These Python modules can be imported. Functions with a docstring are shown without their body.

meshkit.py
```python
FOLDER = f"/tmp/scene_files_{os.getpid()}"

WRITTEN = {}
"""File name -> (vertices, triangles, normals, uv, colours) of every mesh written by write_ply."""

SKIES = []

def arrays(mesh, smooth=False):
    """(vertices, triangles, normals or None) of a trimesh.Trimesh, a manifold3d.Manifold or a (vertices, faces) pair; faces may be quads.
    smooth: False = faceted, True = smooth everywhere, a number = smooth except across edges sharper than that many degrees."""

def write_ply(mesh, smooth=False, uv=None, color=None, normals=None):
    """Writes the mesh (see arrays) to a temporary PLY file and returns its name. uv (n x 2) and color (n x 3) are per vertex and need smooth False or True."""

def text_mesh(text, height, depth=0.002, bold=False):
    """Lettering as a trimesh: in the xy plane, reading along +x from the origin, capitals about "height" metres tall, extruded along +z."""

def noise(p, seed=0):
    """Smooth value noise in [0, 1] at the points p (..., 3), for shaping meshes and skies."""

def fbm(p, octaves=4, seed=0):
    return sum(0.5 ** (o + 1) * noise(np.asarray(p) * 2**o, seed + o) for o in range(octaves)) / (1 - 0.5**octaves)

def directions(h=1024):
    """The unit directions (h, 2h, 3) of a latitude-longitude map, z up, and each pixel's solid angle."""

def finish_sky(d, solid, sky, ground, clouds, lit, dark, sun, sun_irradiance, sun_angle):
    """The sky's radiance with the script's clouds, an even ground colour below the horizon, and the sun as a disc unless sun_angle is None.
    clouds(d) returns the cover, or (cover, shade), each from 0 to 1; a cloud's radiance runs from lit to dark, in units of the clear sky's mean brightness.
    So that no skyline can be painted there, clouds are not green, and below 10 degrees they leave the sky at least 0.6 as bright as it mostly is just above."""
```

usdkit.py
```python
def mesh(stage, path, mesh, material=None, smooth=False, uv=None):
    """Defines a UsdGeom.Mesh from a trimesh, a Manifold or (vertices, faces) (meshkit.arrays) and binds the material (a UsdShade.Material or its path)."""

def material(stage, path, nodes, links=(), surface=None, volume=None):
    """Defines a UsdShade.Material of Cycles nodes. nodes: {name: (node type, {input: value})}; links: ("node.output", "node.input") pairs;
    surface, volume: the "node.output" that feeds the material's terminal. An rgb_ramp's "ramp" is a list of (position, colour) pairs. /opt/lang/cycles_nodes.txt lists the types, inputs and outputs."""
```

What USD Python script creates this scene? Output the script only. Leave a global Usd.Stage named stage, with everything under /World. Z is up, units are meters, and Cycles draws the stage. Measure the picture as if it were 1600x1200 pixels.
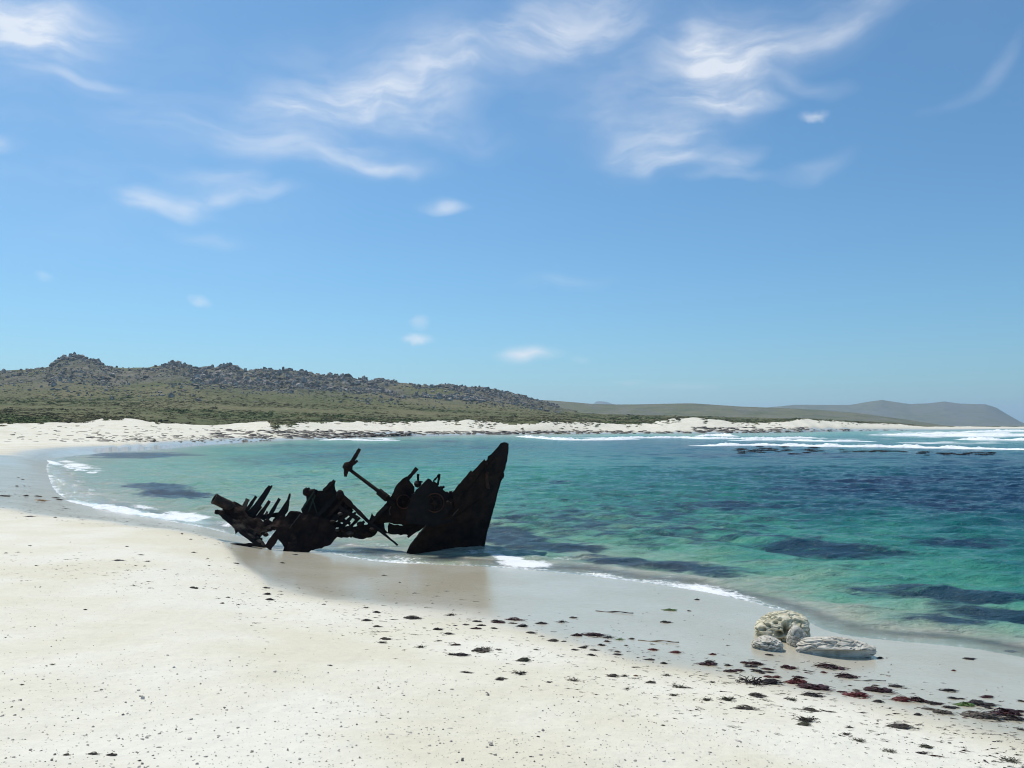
import math, random
import numpy as np, trimesh, shapely
from shapely.geometry import Polygon, LineString, box as sbox
from scipy.interpolate import LinearNDInterpolator, RegularGridInterpolator
from scipy.ndimage import gaussian_filter
from scipy.spatial import cKDTree
import usdkit, meshkit
from pxr import Usd, UsdGeom, UsdLux, UsdShade, Gf, Sdf, Vt

stage = Usd.Stage.CreateInMemory()
UsdGeom.SetStageUpAxis(stage, 'Z'); UsdGeom.SetStageMetersPerUnit(stage, 1.0)
world = UsdGeom.Xform.Define(stage, '/World'); stage.SetDefaultPrim(world.GetPrim())
UsdGeom.Scope.Define(stage, '/World/Looks')
rng = np.random.default_rng(7); random.seed(7)

# ------------------------------------------------------------------ camera, sky, sun, exposure
H = 3.0                       # eye height above the sea
F = 1250.0                    # focal length in photo pixels (photo 1600 wide)
PITCH = math.atan(66 / F)     # sea horizon sits 66 px below the centre of the photo
EXPOSURE = 0.0
SKY = 0.10
SUN = 1.0
HAZE = 9.5e-5                   # density of the air
SUN_EL, SUN_AZ = math.radians(60), math.radians(-38)

cam = UsdGeom.Camera.Define(stage, '/World/camera')
cam.CreateHorizontalApertureAttr(36.0); cam.CreateVerticalApertureAttr(27.0)
cam.CreateFocalLengthAttr(36.0 * F / 1600); cam.CreateClippingRangeAttr((0.1, 60000.0))
cam.CreateFStopAttr(0.0); cam.CreateExposureAttr(EXPOSURE)
cam.AddTranslateOp().Set((0, 0, H)); cam.AddRotateXOp().Set(90 + math.degrees(PITCH))

def blob_sky():
    """Dome material: physical sky with cirrus wisps mixed in from noise."""
    n, l = {}, []
    n['sky'] = ('sky_texture', dict(sky_type='single_scattering', sun_disc=False, sun_elevation=SUN_EL, sun_rotation=SUN_AZ, altitude=0.0,
                                    air_density=1.0, aerosol_density=0.6, ozone_density=2.0))
    n['tc'] = ('texture_coordinate', {})
    n['sep'] = ('separate_xyz', {}); l.append(('tc.generated', 'sep.vector'))
    n['az'] = ('math', dict(math_type='arctan2')); l += [('sep.x', 'az.value1'), ('sep.y', 'az.value2')]
    n['el'] = ('math', dict(math_type='arcsine')); l += [('sep.z', 'el.value1')]
    n['uv'] = ('combine_xyz', dict(z=0.0)); l += [('az.value', 'uv.x'), ('el.value', 'uv.y')]
    # wispy noise in direction space, stretched sideways and warped
    n['warp'] = ('noise_texture', dict(scale=5.0, detail=3.0, roughness=0.5)); l.append(('uv.vector', 'warp.vector'))
    n['wsc'] = ('vector_math', dict(math_type='multiply_add', vector2=(0.16, 0.11, 0.0), vector3=(-0.08, -0.055, 0.0)))
    l.append(('warp.color', 'wsc.vector1'))
    n['uvw'] = ('vector_math', dict(math_type='add')); l += [('uv.vector', 'uvw.vector1'), ('wsc.vector', 'uvw.vector2')]
    n['st'] = ('mapping', dict(mapping_type='point', rotation=(0, 0, -0.12), scale=(9.0, 30.0, 1.0))); l.append(('uvw.vector', 'st.vector'))
    n['fib'] = ('noise_texture', dict(scale=1.0, detail=7.0, roughness=0.60, distortion=0.2)); l.append(('st.vector', 'fib.vector'))
    n['fibr'] = ('map_range', dict(range_type='smoothstep', from_min=0.33, from_max=0.74, to_min=0.0, to_max=1.0)); l.append(('fib.fac', 'fibr.value'))
    # x, y, half width, half height (photo px), tilt (deg, up to the right positive), strength
    B = [(60, 22, 170, 62, 6, .95), (110, 60, 120, 14, -2, .5), (150, 124, 120, 12, 0, .35), (12, 234, 60, 16, -5, .6), (590, 150, 235, 52, 9, .8), (500, 165, 140, 30, 8, .45), (690, 125, 90, 22, 10, .4),
         (480, 240, 220, 34, -3, .42), (575, 263, 80, 13, -3, .5), (335, 300, 90, 26, 15, .45), (250, 333, 95, 20, 0, .9), (372, 316, 80, 17, 12, .65),
         (692, 323, 46, 13, 0, .8), (312, 471, 20, 10, -25, .8), (67, 433, 15, 9, -20, .6), (655, 505, 18, 12, 20, .55), (653, 530, 27, 10, 0, 1.2),
         (812, 548, 62, 15, 0, 1.2), (905, 563, 16, 7, 0, .3), (965, 589, 34, 7, 0, .35), (1050, 598, 90, 8, 0, .22), (1135, 82, 120, 85, 8, 1.0), (1125, 75, 60, 50, 10, .35), (1250, 112, 90, 14, -12, .5),
         (1150, 145, 95, 20, 0, .7), (1330, 12, 180, 30, 12, .6), (930, 25, 150, 60, 5, .62), (815, 70, 90, 40, 20, .5), (1010, 215, 110, 55, -15, .5), (1000, 250, 75, 18, -5, .42),
         (1130, 252, 75, 22, 12, .55), (1120, 277, 95, 12, 0, .45), (1272, 182, 26, 10, -5, .75), (1285, 255, 85, 20, 8, .38), (890, 448, 85, 11, 0, .2), (1530, 130, 90, 14, 35, .22),
         (680, 195, 150, 40, -8, .35), (330, 378, 70, 12, 0, .2), (700, 85, 130, 30, 8, .3), (640, 90, 330, 70, 8, .30), (990, 160, 190, 110, -8, .30), (90, 60, 230, 80, 4, .28), (420, 220, 260, 60, -3, .24), (1240, 40, 230, 60, 10, .25)]
    last = None
    for i, (px, py, hw, hh, tilt, s) in enumerate(B):
        d = ray(px, py); d = d / np.linalg.norm(d)
        a, e = math.atan2(d[0], d[1]), math.asin(d[2])
        k = F * (1 + ((px - 800) / F) ** 2)
        n[f'm{i}'] = ('mapping', dict(mapping_type='texture', location=(a, e, 0), rotation=(0, 0, math.radians(tilt)), scale=(hw * 1.25 / k, hh * 1.25 / k ** .5 / F ** .5, 1.0)))
        l.append(('uvw.vector' if hw > 30 else 'uvs.vector', f'm{i}.vector'))
        n[f'g{i}'] = ('vector_math', dict(math_type='length')); l.append((f'm{i}.vector', f'g{i}.vector1'))
        n[f'r{i}'] = ('map_range', dict(range_type='smoothstep', from_min=1.0, from_max=0.0, to_min=0.0, to_max=s)); l.append((f'g{i}.value', f'r{i}.value'))
        if last is None: last = f'r{i}.result'
        else:
            n[f'a{i}'] = ('math', dict(math_type='add')); l += [(last, f'a{i}.value1'), (f'r{i}.result', f'a{i}.value2')]; last = f'a{i}.value'
    n['wss'] = ('vector_math', dict(math_type='multiply_add', vector2=(0.02, 0.016, 0.0), vector3=(-0.01, -0.008, 0.0)))
    n['wn2'] = ('noise_texture', dict(scale=45.0, detail=4.0, roughness=0.6)); l += [('uv.vector', 'wn2.vector'), ('wn2.color', 'wss.vector1')]
    n['uvs'] = ('vector_math', dict(math_type='add')); l += [('uv.vector', 'uvs.vector1'), ('wss.vector', 'uvs.vector2')]
    # a thin veil everywhere above the lowest sky
    n['veil'] = ('noise_texture', dict(scale=1.6, detail=3.0, roughness=0.5)); l.append(('uvw.vector', 'veil.vector'))
    n['veilr'] = ('map_range', dict(range_type='smoothstep', from_min=0.45, from_max=0.78, to_min=0.0, to_max=0.17)); l.append(('veil.fac', 'veilr.value'))
    n['vel'] = ('map_range', dict(range_type='smoothstep', from_min=0.08, from_max=0.3, to_min=0.0, to_max=1.0)); l.append(('el.value', 'vel.value'))
    n['vv'] = ('math', dict(math_type='multiply')); l += [('veilr.result', 'vv.value1'), ('vel.result', 'vv.value2')]
    n['sum'] = ('math', dict(math_type='add')); l += [(last, 'sum.value1'), ('vv.value', 'sum.value2')]
    n['fsoft'] = ('map_range', dict(from_min=0.0, from_max=1.0, to_min=0.30, to_max=1.0)); l.append(('fibr.result', 'fsoft.value'))
    n['cov'] = ('math', dict(math_type='multiply')); l += [('sum.value', 'cov.value1'), ('fsoft.result', 'cov.value2')]
    n['covc'] = ('map_range', dict(range_type='linear', from_min=0.0, from_max=1.0, to_min=0.0, to_max=0.80, clamp=True)); l.append(('cov.value', 'covc.value'))
    n['hs'] = ('mix_color', dict(blend_type='multiply', fac=1.0, b=SKY_TINT)); l.append(('sky.color', 'hs.a'))
    n['mx'] = ('mix_color', dict(blend_type='mix', b=CLOUD)); l += [('covc.result', 'mx.fac'), ('hs.result', 'mx.a')]
    n['bg'] = ('background_shader', dict(strength=SKY)); l.append(('mx.result', 'bg.color'))
    return usdkit.material(stage, '/World/Looks/sky', n, l, surface='bg.background')

def ray(px, py):
    dx, dz = (px - 800) / F, -(py - 600) / F
    c, s = math.cos(PITCH), math.sin(PITCH)
    return np.array([dx, c - s * dz, s + c * dz])
def at_z(px, py, z=0.0):
    d = ray(px, py); t = (z - H) / d[2]; return np.array([0, 0, H]) + t * d
def at_y(px, py, y):
    d = ray(px, py); return np.array([0, 0, H]) + d * (y / d[1])

CLOUD = (9.0, 9.3, 9.8)
SKY_TINT = (.60, .985, 1.17)   # clear southern air: a deeper blue than the model's
dome = UsdLux.DomeLight.Define(stage, '/World/sky')
UsdShade.MaterialBindingAPI.Apply(dome.GetPrim()).Bind(blob_sky())
dome.GetPrim().SetCustomDataByKey('kind', 'structure')
sun = UsdLux.DistantLight.Define(stage, '/World/sun')
sun.CreateIntensityAttr(SUN); sun.CreateAngleAttr(0.5); sun.CreateColorAttr((1.0, 0.955, 0.88)); sun.CreateNormalizeAttr(True)
sd_ = np.array([math.sin(SUN_AZ) * math.cos(SUN_EL), math.cos(SUN_AZ) * math.cos(SUN_EL), math.sin(SUN_EL)])
sun.AddTransformOp().Set(Gf.Matrix4d().SetRotate(Gf.Rotation(Gf.Vec3d(0, 0, 1), Gf.Vec3d(*map(float, sd_)))))

# ------------------------------------------------------------------ naming and tagging
used = {}
def numbered(parent, name):
    k = (parent, name); used[k] = used.get(k, -1) + 1
    return f'{parent}/{name}' + (f'_{used[k]:03d}' if used[k] else '')
def tag(o, label=None, cat=None, group=None, kind=None):
    p = o if isinstance(o, Usd.Prim) else o.GetPrim()
    for k, v in (('label', label), ('category', cat), ('group', group), ('kind', kind)):
        if v: p.SetCustomDataByKey(k, v)
    return p
def mat4(loc, rz=0.0, scale=(1, 1, 1), tilt=(0, 0)):
    m = Gf.Matrix4d().SetScale(Gf.Vec3d(*map(float, scale)))
    m = m * Gf.Matrix4d().SetRotate(Gf.Rotation(Gf.Vec3d(1, 0, 0), math.degrees(tilt[0])) * Gf.Rotation(Gf.Vec3d(0, 1, 0), math.degrees(tilt[1])) * Gf.Rotation(Gf.Vec3d(0, 0, 1), math.degrees(rz)))
    return m * Gf.Matrix4d().SetTranslate(Gf.Vec3d(*map(float, loc)))
def thing(name, loc=(0, 0, 0), **t):
    x = UsdGeom.Xform.Define(stage, numbered('/World', name)); x.AddTransformOp().Set(mat4(loc)); tag(x, **t); return x
def obj(name, mesh, m, parent=None, smooth=False, origin=None, **t):
    path = numbered(str(parent.GetPath()) if parent else '/World', name)
    if origin is not None:
        mesh = mesh.copy(); mesh.apply_translation(-np.asarray(origin))
    g = usdkit.mesh(stage, path, mesh, m, smooth); tag(g, **t); return g
def copy_of(src, m4, **t):
    x = UsdGeom.Xform.Define(stage, numbered('/World', src.GetPrim().GetName().rstrip('0123456789').rstrip('_') if t.get('name') is None else t.pop('name')))
    t.pop('name', None)
    x.GetPrim().GetReferences().AddInternalReference(src.GetPath()); x.GetPrim().SetInstanceable(True)
    x.MakeMatrixXform().Set(m4); tag(x, **t); return x
def primvar(g, name, a):
    UsdGeom.PrimvarsAPI(g).CreatePrimvar(name, Sdf.ValueTypeNames.FloatArray, 'vertex').Set(Vt.FloatArray.FromNumpy(np.asarray(a, np.float32)))
def instancer(path_name, protos, pts, scales, rots, which, **t):
    path = numbered('/World', path_name)
    pi = UsdGeom.PointInstancer.Define(stage, path); rel = pi.CreatePrototypesRel()
    for k, (nm, mesh, m) in enumerate(protos):
        g = usdkit.mesh(stage, numbered(path, nm), mesh, m, False); rel.AddTarget(g.GetPath())
    pi.CreateProtoIndicesAttr(Vt.IntArray.FromNumpy(np.asarray(which, np.int32)))
    pi.CreatePositionsAttr(Vt.Vec3fArray.FromNumpy(np.asarray(pts, np.float32)))
    pi.CreateScalesAttr(Vt.Vec3fArray.FromNumpy(np.asarray(scales, np.float32)))
    q = [Gf.Quath(float(math.cos(r / 2)), 0, 0, float(math.sin(r / 2))) for r in rots]
    pi.CreateOrientationsAttr(Vt.QuathArray(q)); tag(pi, kind='stuff', **t); return pi

# ------------------------------------------------------------------ materials
def M(name, nodes, links, surface='p.BSDF', volume=None):
    return usdkit.material(stage, '/World/Looks/' + name, nodes, links, surface=surface, volume=volume)
def noisy(name, c1, c2, scale=4.0, rough=0.8, detail=5.0, bump=0.0, bscale=20.0, lo=0.35, hi=0.65, space='object', spec=0.4, bdist=0.05, rand=0.0, metallic=0.0):
    n = {'tc': ('texture_coordinate', {}) if space == 'object' else ('geometry', {}), 'n': ('noise_texture', dict(scale=scale, detail=detail, roughness=0.6)),
         'r': ('rgb_ramp', {'ramp': [(0, c1), (lo, c1), (hi, c2), (1, c2)]}), 'p': ('principled_bsdf', dict(roughness=rough, specular_ior_level=spec, metallic=metallic))}
    src = 'tc.object' if space == 'object' else 'tc.position'
    l = [(src, 'n.vector'), ('n.fac', 'r.fac')]
    if rand:
        n['oi'] = ('object_info', {}); n['mr'] = ('map_range', dict(from_min=0.0, from_max=1.0, to_min=1 - rand, to_max=1 + rand)); n['h'] = ('hsv', dict(hue=0.5, saturation=1.0))
        l += [('oi.random', 'mr.value'), ('mr.result', 'h.value'), ('r.color', 'h.color'), ('h.color', 'p.base_color')]
    else: l.append(('r.color', 'p.base_color'))
    if bump:
        n['bn'] = ('noise_texture', dict(scale=bscale, detail=6.0, roughness=0.65)); n['b'] = ('bump', dict(strength=bump, distance=bdist))
        l += [(src, 'bn.vector'), ('bn.fac', 'b.height'), ('b.normal', 'p.normal')]
    return M(name, n, l)

rust = noisy('rusted_iron', (.006, .0045, .0042), (.027, .0135, .0095), scale=3.0, rough=.8, bump=.6, bscale=14, bdist=.03, spec=.12)
rust_red = noisy('red_rust', (.018, .008, .006), (.07, .026, .016), scale=4.0, rough=.85, bump=.6, bscale=16, bdist=.03, spec=.2)
rust_black = noisy('blackened_iron', (.0045, .004, .004), (.012, .008, .007), scale=5.0, rough=.7, bump=.5, bscale=18, bdist=.02, spec=.15)
worn_rim = noisy('worn_iron_rim', (.018, .015, .013), (.055, .042, .034), scale=8.0, rough=.7, spec=.2)  # paler iron for rims, cut edge, stiffener, cable, cleat and some lumps
weedy = noisy('weed_grown_iron', (.006, .028, .014), (.010, .012, .009), scale=6.0, rough=.8, bump=.5)
pale_rock = noisy('pale_rock', (.42, .38, .24), (.66, .61, .46), scale=7.0, rough=.9, bump=.5, bscale=22, bdist=.02, lo=.38, hi=.6)
grey_pale_rock = noisy('grey_pale_rock', (.42, .385, .31), (.62, .58, .49), scale=7.0, rough=.9, bump=.45, bscale=24, bdist=.015, lo=.38, hi=.6)
boulder_mat = noisy('boulder_stone', (.13, .115, .098), (.38, .345, .29), scale=1.6, rough=.95, bump=.8, bscale=4, bdist=.3, rand=.4, spec=.1)
shore_rock = noisy('shore_stone', (.08, .068, .056), (.22, .19, .155), scale=2.0, rough=.85, bump=.6, bscale=5, bdist=.15, rand=.3)
scrub_mat = noisy('scrub_leaves', (.088, .088, .042), (.19, .172, .085), scale=2.2, rough=.95, rand=.35, spec=.1)
scrub_green = noisy('green_scrub_leaves', (.065, .092, .036), (.135, .16, .06), scale=2.2, rough=.95, rand=.35, spec=.1)
weed = {c: noisy('seaweed_' + c, a, b, scale=9.0, rough=r, bump=.4, bscale=30, bdist=.01, rand=.25, spec=.25) for c, a, b, r in (
    ('maroon', (.014, .005, .006), (.062, .016, .015), .5), ('dark', (.011, .008, .007), (.040, .027, .022), .5), ('red', (.05, .010, .010), (.15, .032, .026), .5),
    ('grey', (.045, .038, .03), (.13, .108, .085), .8), ('olive', (.04, .04, .026), (.115, .105, .068), .75), ('green', (.04, .09, .018), (.13, .19, .045), .5), ('tan', (.16, .09, .035), (.30, .18, .07), .5))}
shell_mat = noisy('shell_bits', (.20, .18, .16), (.50, .46, .40), scale=30, rough=.8, rand=.5)
grit_dark = noisy('dark_grit', (.12, .11, .10), (.30, .27, .23), scale=30, rough=.8, rand=.4)

# ------------------------------------------------------------------ shore line and terrain heights
def spl(pts, n):
    pts = np.asarray(pts, float)
    d = np.r_[0, np.cumsum(np.linalg.norm(np.diff(pts, axis=0), axis=1))]
    from scipy.interpolate import PchipInterpolator
    t = np.linspace(0, d[-1], n)
    return np.stack([PchipInterpolator(d, pts[:, k])(t) for k in range(pts.shape[1])], 1)

SHORE = [(1600, 1028), (1500, 1011), (1400, 1002), (1310, 992), (1240, 962), (1180, 942), (1100, 924), (1000, 909), (900, 897), (800, 888), (700, 883), (620, 880), (560, 874), (520, 866), (480, 860), (420, 850),
         (365, 838), (330, 829), (270, 817), (200, 805), (140, 793), (100, 780), (82, 766), (76, 750), (68, 732), (72, 720), (95, 713), (140, 708), (230, 703), (300, 697), (400, 690), (470, 687), (540, 684.5), (620, 682),
         (700, 680), (800, 678.8), (900, 678), (1000, 677.5), (1100, 677), (1200, 676), (1300, 674.4), (1400, 672.8), (1500, 671.5), (1600, 670.5), (1750, 669.5)]
SHORE = spl(SHORE, 420)
shore_xy = np.array([at_z(x, y)[:2] for x, y in SHORE])
d0 = shore_xy[0] - shore_xy[12]; d0 /= np.linalg.norm(d0)
ext0 = [shore_xy[0] + d0 * k for k in (3000, 900, 300, 100, 40, 15, 5)]
sea_poly = Polygon(np.vstack([ext0, shore_xy, [(9000, 5200), (30000, 12000), (30000, -20000)]])).buffer(0)
coast = LineString(np.vstack([ext0, shore_xy, [(9000, 5200), (30000, 12000)]]))
cl = np.cumsum(np.r_[0, np.linalg.norm(np.diff(shore_xy, axis=0), axis=1)])
# dense samples of the coast for distances
dens = np.array([coast.interpolate(s).coords[0] for s in np.r_[np.arange(0, 3000, 30.), np.arange(2900, 3000 + cl[-1] + 50, .25 if cl[-1] < 1500 else .6), ]])
coast_tree = cKDTree(dens)
def signed(xy):
    """Distance from the water's edge, positive on land."""
    d = coast_tree.query(xy)[0]
    return np.where(shapely.contains_xy(sea_poly, xy[:, 0], xy[:, 1]), -d, d)

def line(pts, zf=None):
    """Interpolates (px, value...) control points at dense px."""
    return np.asarray(pts, float)
ctrl = []                                           # (px, ln r, z)
def add(px, r, z): ctrl.append((px, math.log(r), z))
def add_px(px, py, z):
    p = at_z(px, py, z); add(800 + F * p[0] / p[1], p[1], z)
for x, y in SHORE[::3]: add_px(x, y, 0.0)
NEAR = {  # rows of the near beach: photo x, photo y, height
    'wet': [(-500, 770, .46), (-200, 785, .46), (0, 800, .46), (150, 816, .44), (300, 834, .40), (345, 850, .34), (370, 880, .34), (420, 925, .38), (520, 950, .40), (620, 965, .40), (760, 978, .40), (900, 1012, .42), (1000, 1045, .44), (1100, 1068, .45), (1250, 1092, .46), (1400, 1122, .47), (1600, 1165, .5), (1800, 1215, .5)],
    'a': [(-500, 830, .62), (0, 860, .62), (200, 895, .62), (400, 975, .62), (600, 1010, .60), (800, 1050, .62), (1000, 1085, .62), (1200, 1120, .62), (1400, 1160, .62), (1600, 1210, .63)],
    'b': [(-500, 900, .85), (0, 960, .85), (300, 1010, .86), (600, 1065, .86), (900, 1120, .86), (1200, 1180, .85), (1500, 1250, .85)],
    'c': [(-500, 1150, 1.22), (0, 1200, 1.25), (400, 1240, 1.25), (800, 1260, 1.2), (1200, 1290, 1.15), (1700, 1330, 1.1)],
    'bar': [(-500, 752, .30), (0, 762, .28), (40, 765, .14)], 'back': [(-500, 722, .42), (-100, 724, .40), (30, 724, .30)],
    'l1': [(-500, 708, .7), (0, 711, .62), (60, 706, .55), (130, 701, .5), (230, 697, .5), (330, 689, .5), (420, 685, .5)],
    'l2': [(-500, 690, 1.3), (0, 692, 1.1), (200, 687, 1.1), (400, 680, 1.0), (560, 677.5, 1.0), (700, 675.5, 1.0), (900, 675, 1.0), (1100, 674, 1.0), (1300, 671.6, 1.0), (1500, 669.8, 1.0), (1650, 669, 1.0)]}
def interp_row(row, step=12):
    row = np.asarray(row, float); xs = np.arange(row[0, 0], row[-1, 0] + 1, step)
    return zip(xs, *(np.interp(xs, row[:, 0], row[:, k]) for k in range(1, row.shape[1])))
for k, row in NEAR.items():
    for x, y, z in interp_row(row): add_px(x, y, z)
for a in range(-700, 2401, 50): add(a, 1.2, 1.42); add(a, .3, 1.45)
# far land: photo x, dune edge y, distance of the dune edge behind the beach
def far_r_shore(px):
    m = SHORE[:, 1] < 706
    return np.interp(px, SHORE[m, 0], [at_z(x, y)[1] for x, y in SHORE[m]])
DUNE = [(-500, 662), (0, 662), (60, 660), (125, 660), (150, 655), (205, 655), (230, 661), (320, 665), (400, 662), (500, 658), (600, 660.5), (700, 658), (800, 660), (850, 657), (900, 660), (960, 662.5), (1010, 661), (1030, 657), (1065, 652.5), (1100, 653.5), (1150, 660.5), (1200, 660), (1250, 654.5), (1300, 657.5), (1340, 660.5), (1400, 663), (1440, 666.5), (1600, 667), (1800, 667)]
def z_of(py, r): return H + r * (666 - py) / F
DR = {}
for x, y in interp_row(DUNE):
    rs = far_r_shore(x); r = rs + 55 + 25 * math.sin(x * .013) if x > 420 else 185 + .25 * max(x, 0)
    if x > 1150: r = rs * 1.22
    DR[x] = r; add(x, r, z_of(y, r)); add(x, r * 1.04, z_of(y, r) + .3)
FOOT = [(-500, 615, 470), (0, 622, 470), (200, 626, 490), (300, 625, 480), (400, 629, 490), (600, 632, 520), (700, 640, 560), (800, 643, 600), (870, 646, 640), (960, 648, 700), (1150, 652, 800), (1250, 654, 1000), (1400, 660, 1150), (1440, 666, 1150), (1800, 667, 1150)]
MIDP = [(-500, 640, 300), (0, 640, 310), (200, 642, 320), (400, 645, 350), (600, 646, 400), (800, 650, 450), (960, 654, 520), (1150, 656, 640), (1250, 656.5, 820), (1400, 661, 1080), (1440, 666, 1080), (1800, 667, 1080)]
RIDGE = [(-500, 590, 760), (-100, 583, 760), (0, 579, 760), (50, 577, 760), (78, 573, 760), (84, 564, 760), (108, 558, 760), (135, 559, 760), (150, 566, 760), (165, 573, 760), (200, 575, 770), (240, 574, 770), (268, 568, 770), (300, 572, 770), (350, 573, 770), (400, 579, 770), (440, 581, 775), (500, 588, 780), (560, 593, 780), (600, 596, 790), (640, 599, 800), (700, 603, 800), (760, 610, 810), (800, 617, 830), (850, 628, 850), (875, 638, 850), (900, 646, 860), (960, 649, 900), (1150, 654, 1000), (1250, 656, 1120), (1400, 662, 1170), (1440, 666, 1170), (1800, 667, 1170)]
for row in (FOOT, MIDP, RIDGE):
    for x, y, r in interp_row(row): add(x, r, z_of(y, r))
for x, y, r in interp_row(RIDGE):
    add(x, 1230, z_of(y, r) * .8 if y < 645 else z_of(y, r)); add(x, 1420, 2.0)
    if x < 860:                      # step the slope: scree below, crags above
        f = np.interp(x, [p[0] for p in FOOT], [p[1] for p in FOOT]); fr = np.interp(x, [p[0] for p in FOOT], [p[2] for p in FOOT])
        add(x, fr + .55 * (r - fr), z_of(f + .52 * (y - f), fr + .55 * (r - fr)))
# sea bed
for x in range(90, 2401, 40):
    for r in (30, 45, 70, 120, 200, 300, 420, 600, 800):
        p = np.array([[(x - 800) / F * r, r]])
        s = signed(p)[0]
        if s < -3: add(x, r, -min(.05 * -s, 3.0))
for x in range(1640, 2401, 40): add(x, 1420, -3.); add(x, 1000, -3.)
ctrl = np.array(ctrl)

pxs = np.unique(np.r_[np.linspace(-700, -60, 60), np.linspace(-60, 1660, 760), np.linspace(1660, 2400, 60)])
lrs = np.unique(np.r_[np.log([.3, .6, 1.0, 1.5, 2.0, 2.4]), np.arange(math.log(2.8), math.log(60), .0105), np.arange(math.log(60), math.log(180), .018), np.log(np.arange(180, 470, 2.6)), np.log(np.arange(470, 870, 1.9)), np.log(np.arange(880, 1430, 18.))])
PX, LR = np.meshgrid(pxs, lrs, indexing='ij')
W = 300.0                                                 # scale so that the triangulation is well shaped
Z = LinearNDInterpolator(np.c_[ctrl[:, 0] / W, ctrl[:, 1]], ctrl[:, 2])(PX / W, LR)
from scipy.interpolate import NearestNDInterpolator
bad = np.isnan(Z)
if bad.any(): Z[bad] = NearestNDInterpolator(np.c_[ctrl[:, 0] / W, ctrl[:, 1]], ctrl[:, 2])(PX[bad] / W, LR[bad])
R = np.exp(LR); X, Y = (PX - 800) / F * R, R
S = signed(np.c_[X.ravel(), Y.ravel()]).reshape(X.shape)
Zs = gaussian_filter(Z, (5, 4), mode='nearest')
nearm = np.clip((90 - R) / 40, 0, 1)
Z = Zs * nearm + (1 - nearm) * gaussian_filter(Z, (1.2, 1.2), mode='nearest')
Z = np.where(S > 0, np.maximum(Z, np.minimum(S * .03, .5)), np.minimum(Z, np.maximum(S * .05, -.6)))
Z = np.where((np.abs(S) < 6) & (R < 90), gaussian_filter(Z, (2.5, 2.5), mode='nearest'), Z)

# where things are: vegetation, rock, wetness, all as masks over the ground
dune_r = np.interp(pxs, list(DR), list(DR.values()))[:, None]
foot_r = np.interp(pxs, [p[0] for p in FOOT], [p[2] for p in FOOT])[:, None]
ridge_r = np.interp(pxs, [p[0] for p in RIDGE], [p[2] for p in RIDGE])[:, None]
P3 = np.stack([X, Y, 0 * X], -1)
edge_n = meshkit.fbm(P3 * [.06, .03, 1], 3, 5) - .5
veg = np.clip((R - dune_r * (1 + .10 * edge_n)) / (.012 * R) + .5, 0, 1)
hillfrac = np.clip((R - foot_r) / (ridge_r - foot_r), 0, 1.2) * (PX < 900)
bl = meshkit.fbm(P3 * .02, 3, 9)
rockm = np.clip((hillfrac - .12) * 2.2, 0, 1) * np.clip((meshkit.fbm(P3 * .012, 4, 3) - .42) * 6 + .5 + np.interp(PX, [0, 60, 80, 170, 230, 260, 620, 660, 900], [-.6, -.6, .5, .3, -.1, .8, .8, .4, .4]), 0, 1)
wet_px = np.array(NEAR['wet'])
wet_r = np.interp(pxs, [800 + F * at_z(*p)[0] / at_z(*p)[1] for p in wet_px], [at_z(*p)[1] for p in wet_px])[:, None]
wobble = (meshkit.fbm(P3 * [.5, .5, 1], 4, 11) - .5)
wet = np.clip((R - wet_r * (1 + .12 * wobble)) / (.17 * R) + .40, 0, 1) * (R < 75)
wet = np.maximum(wet, np.clip(1.1 - S / 5, 0, 1) * (R >= 55))
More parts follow.
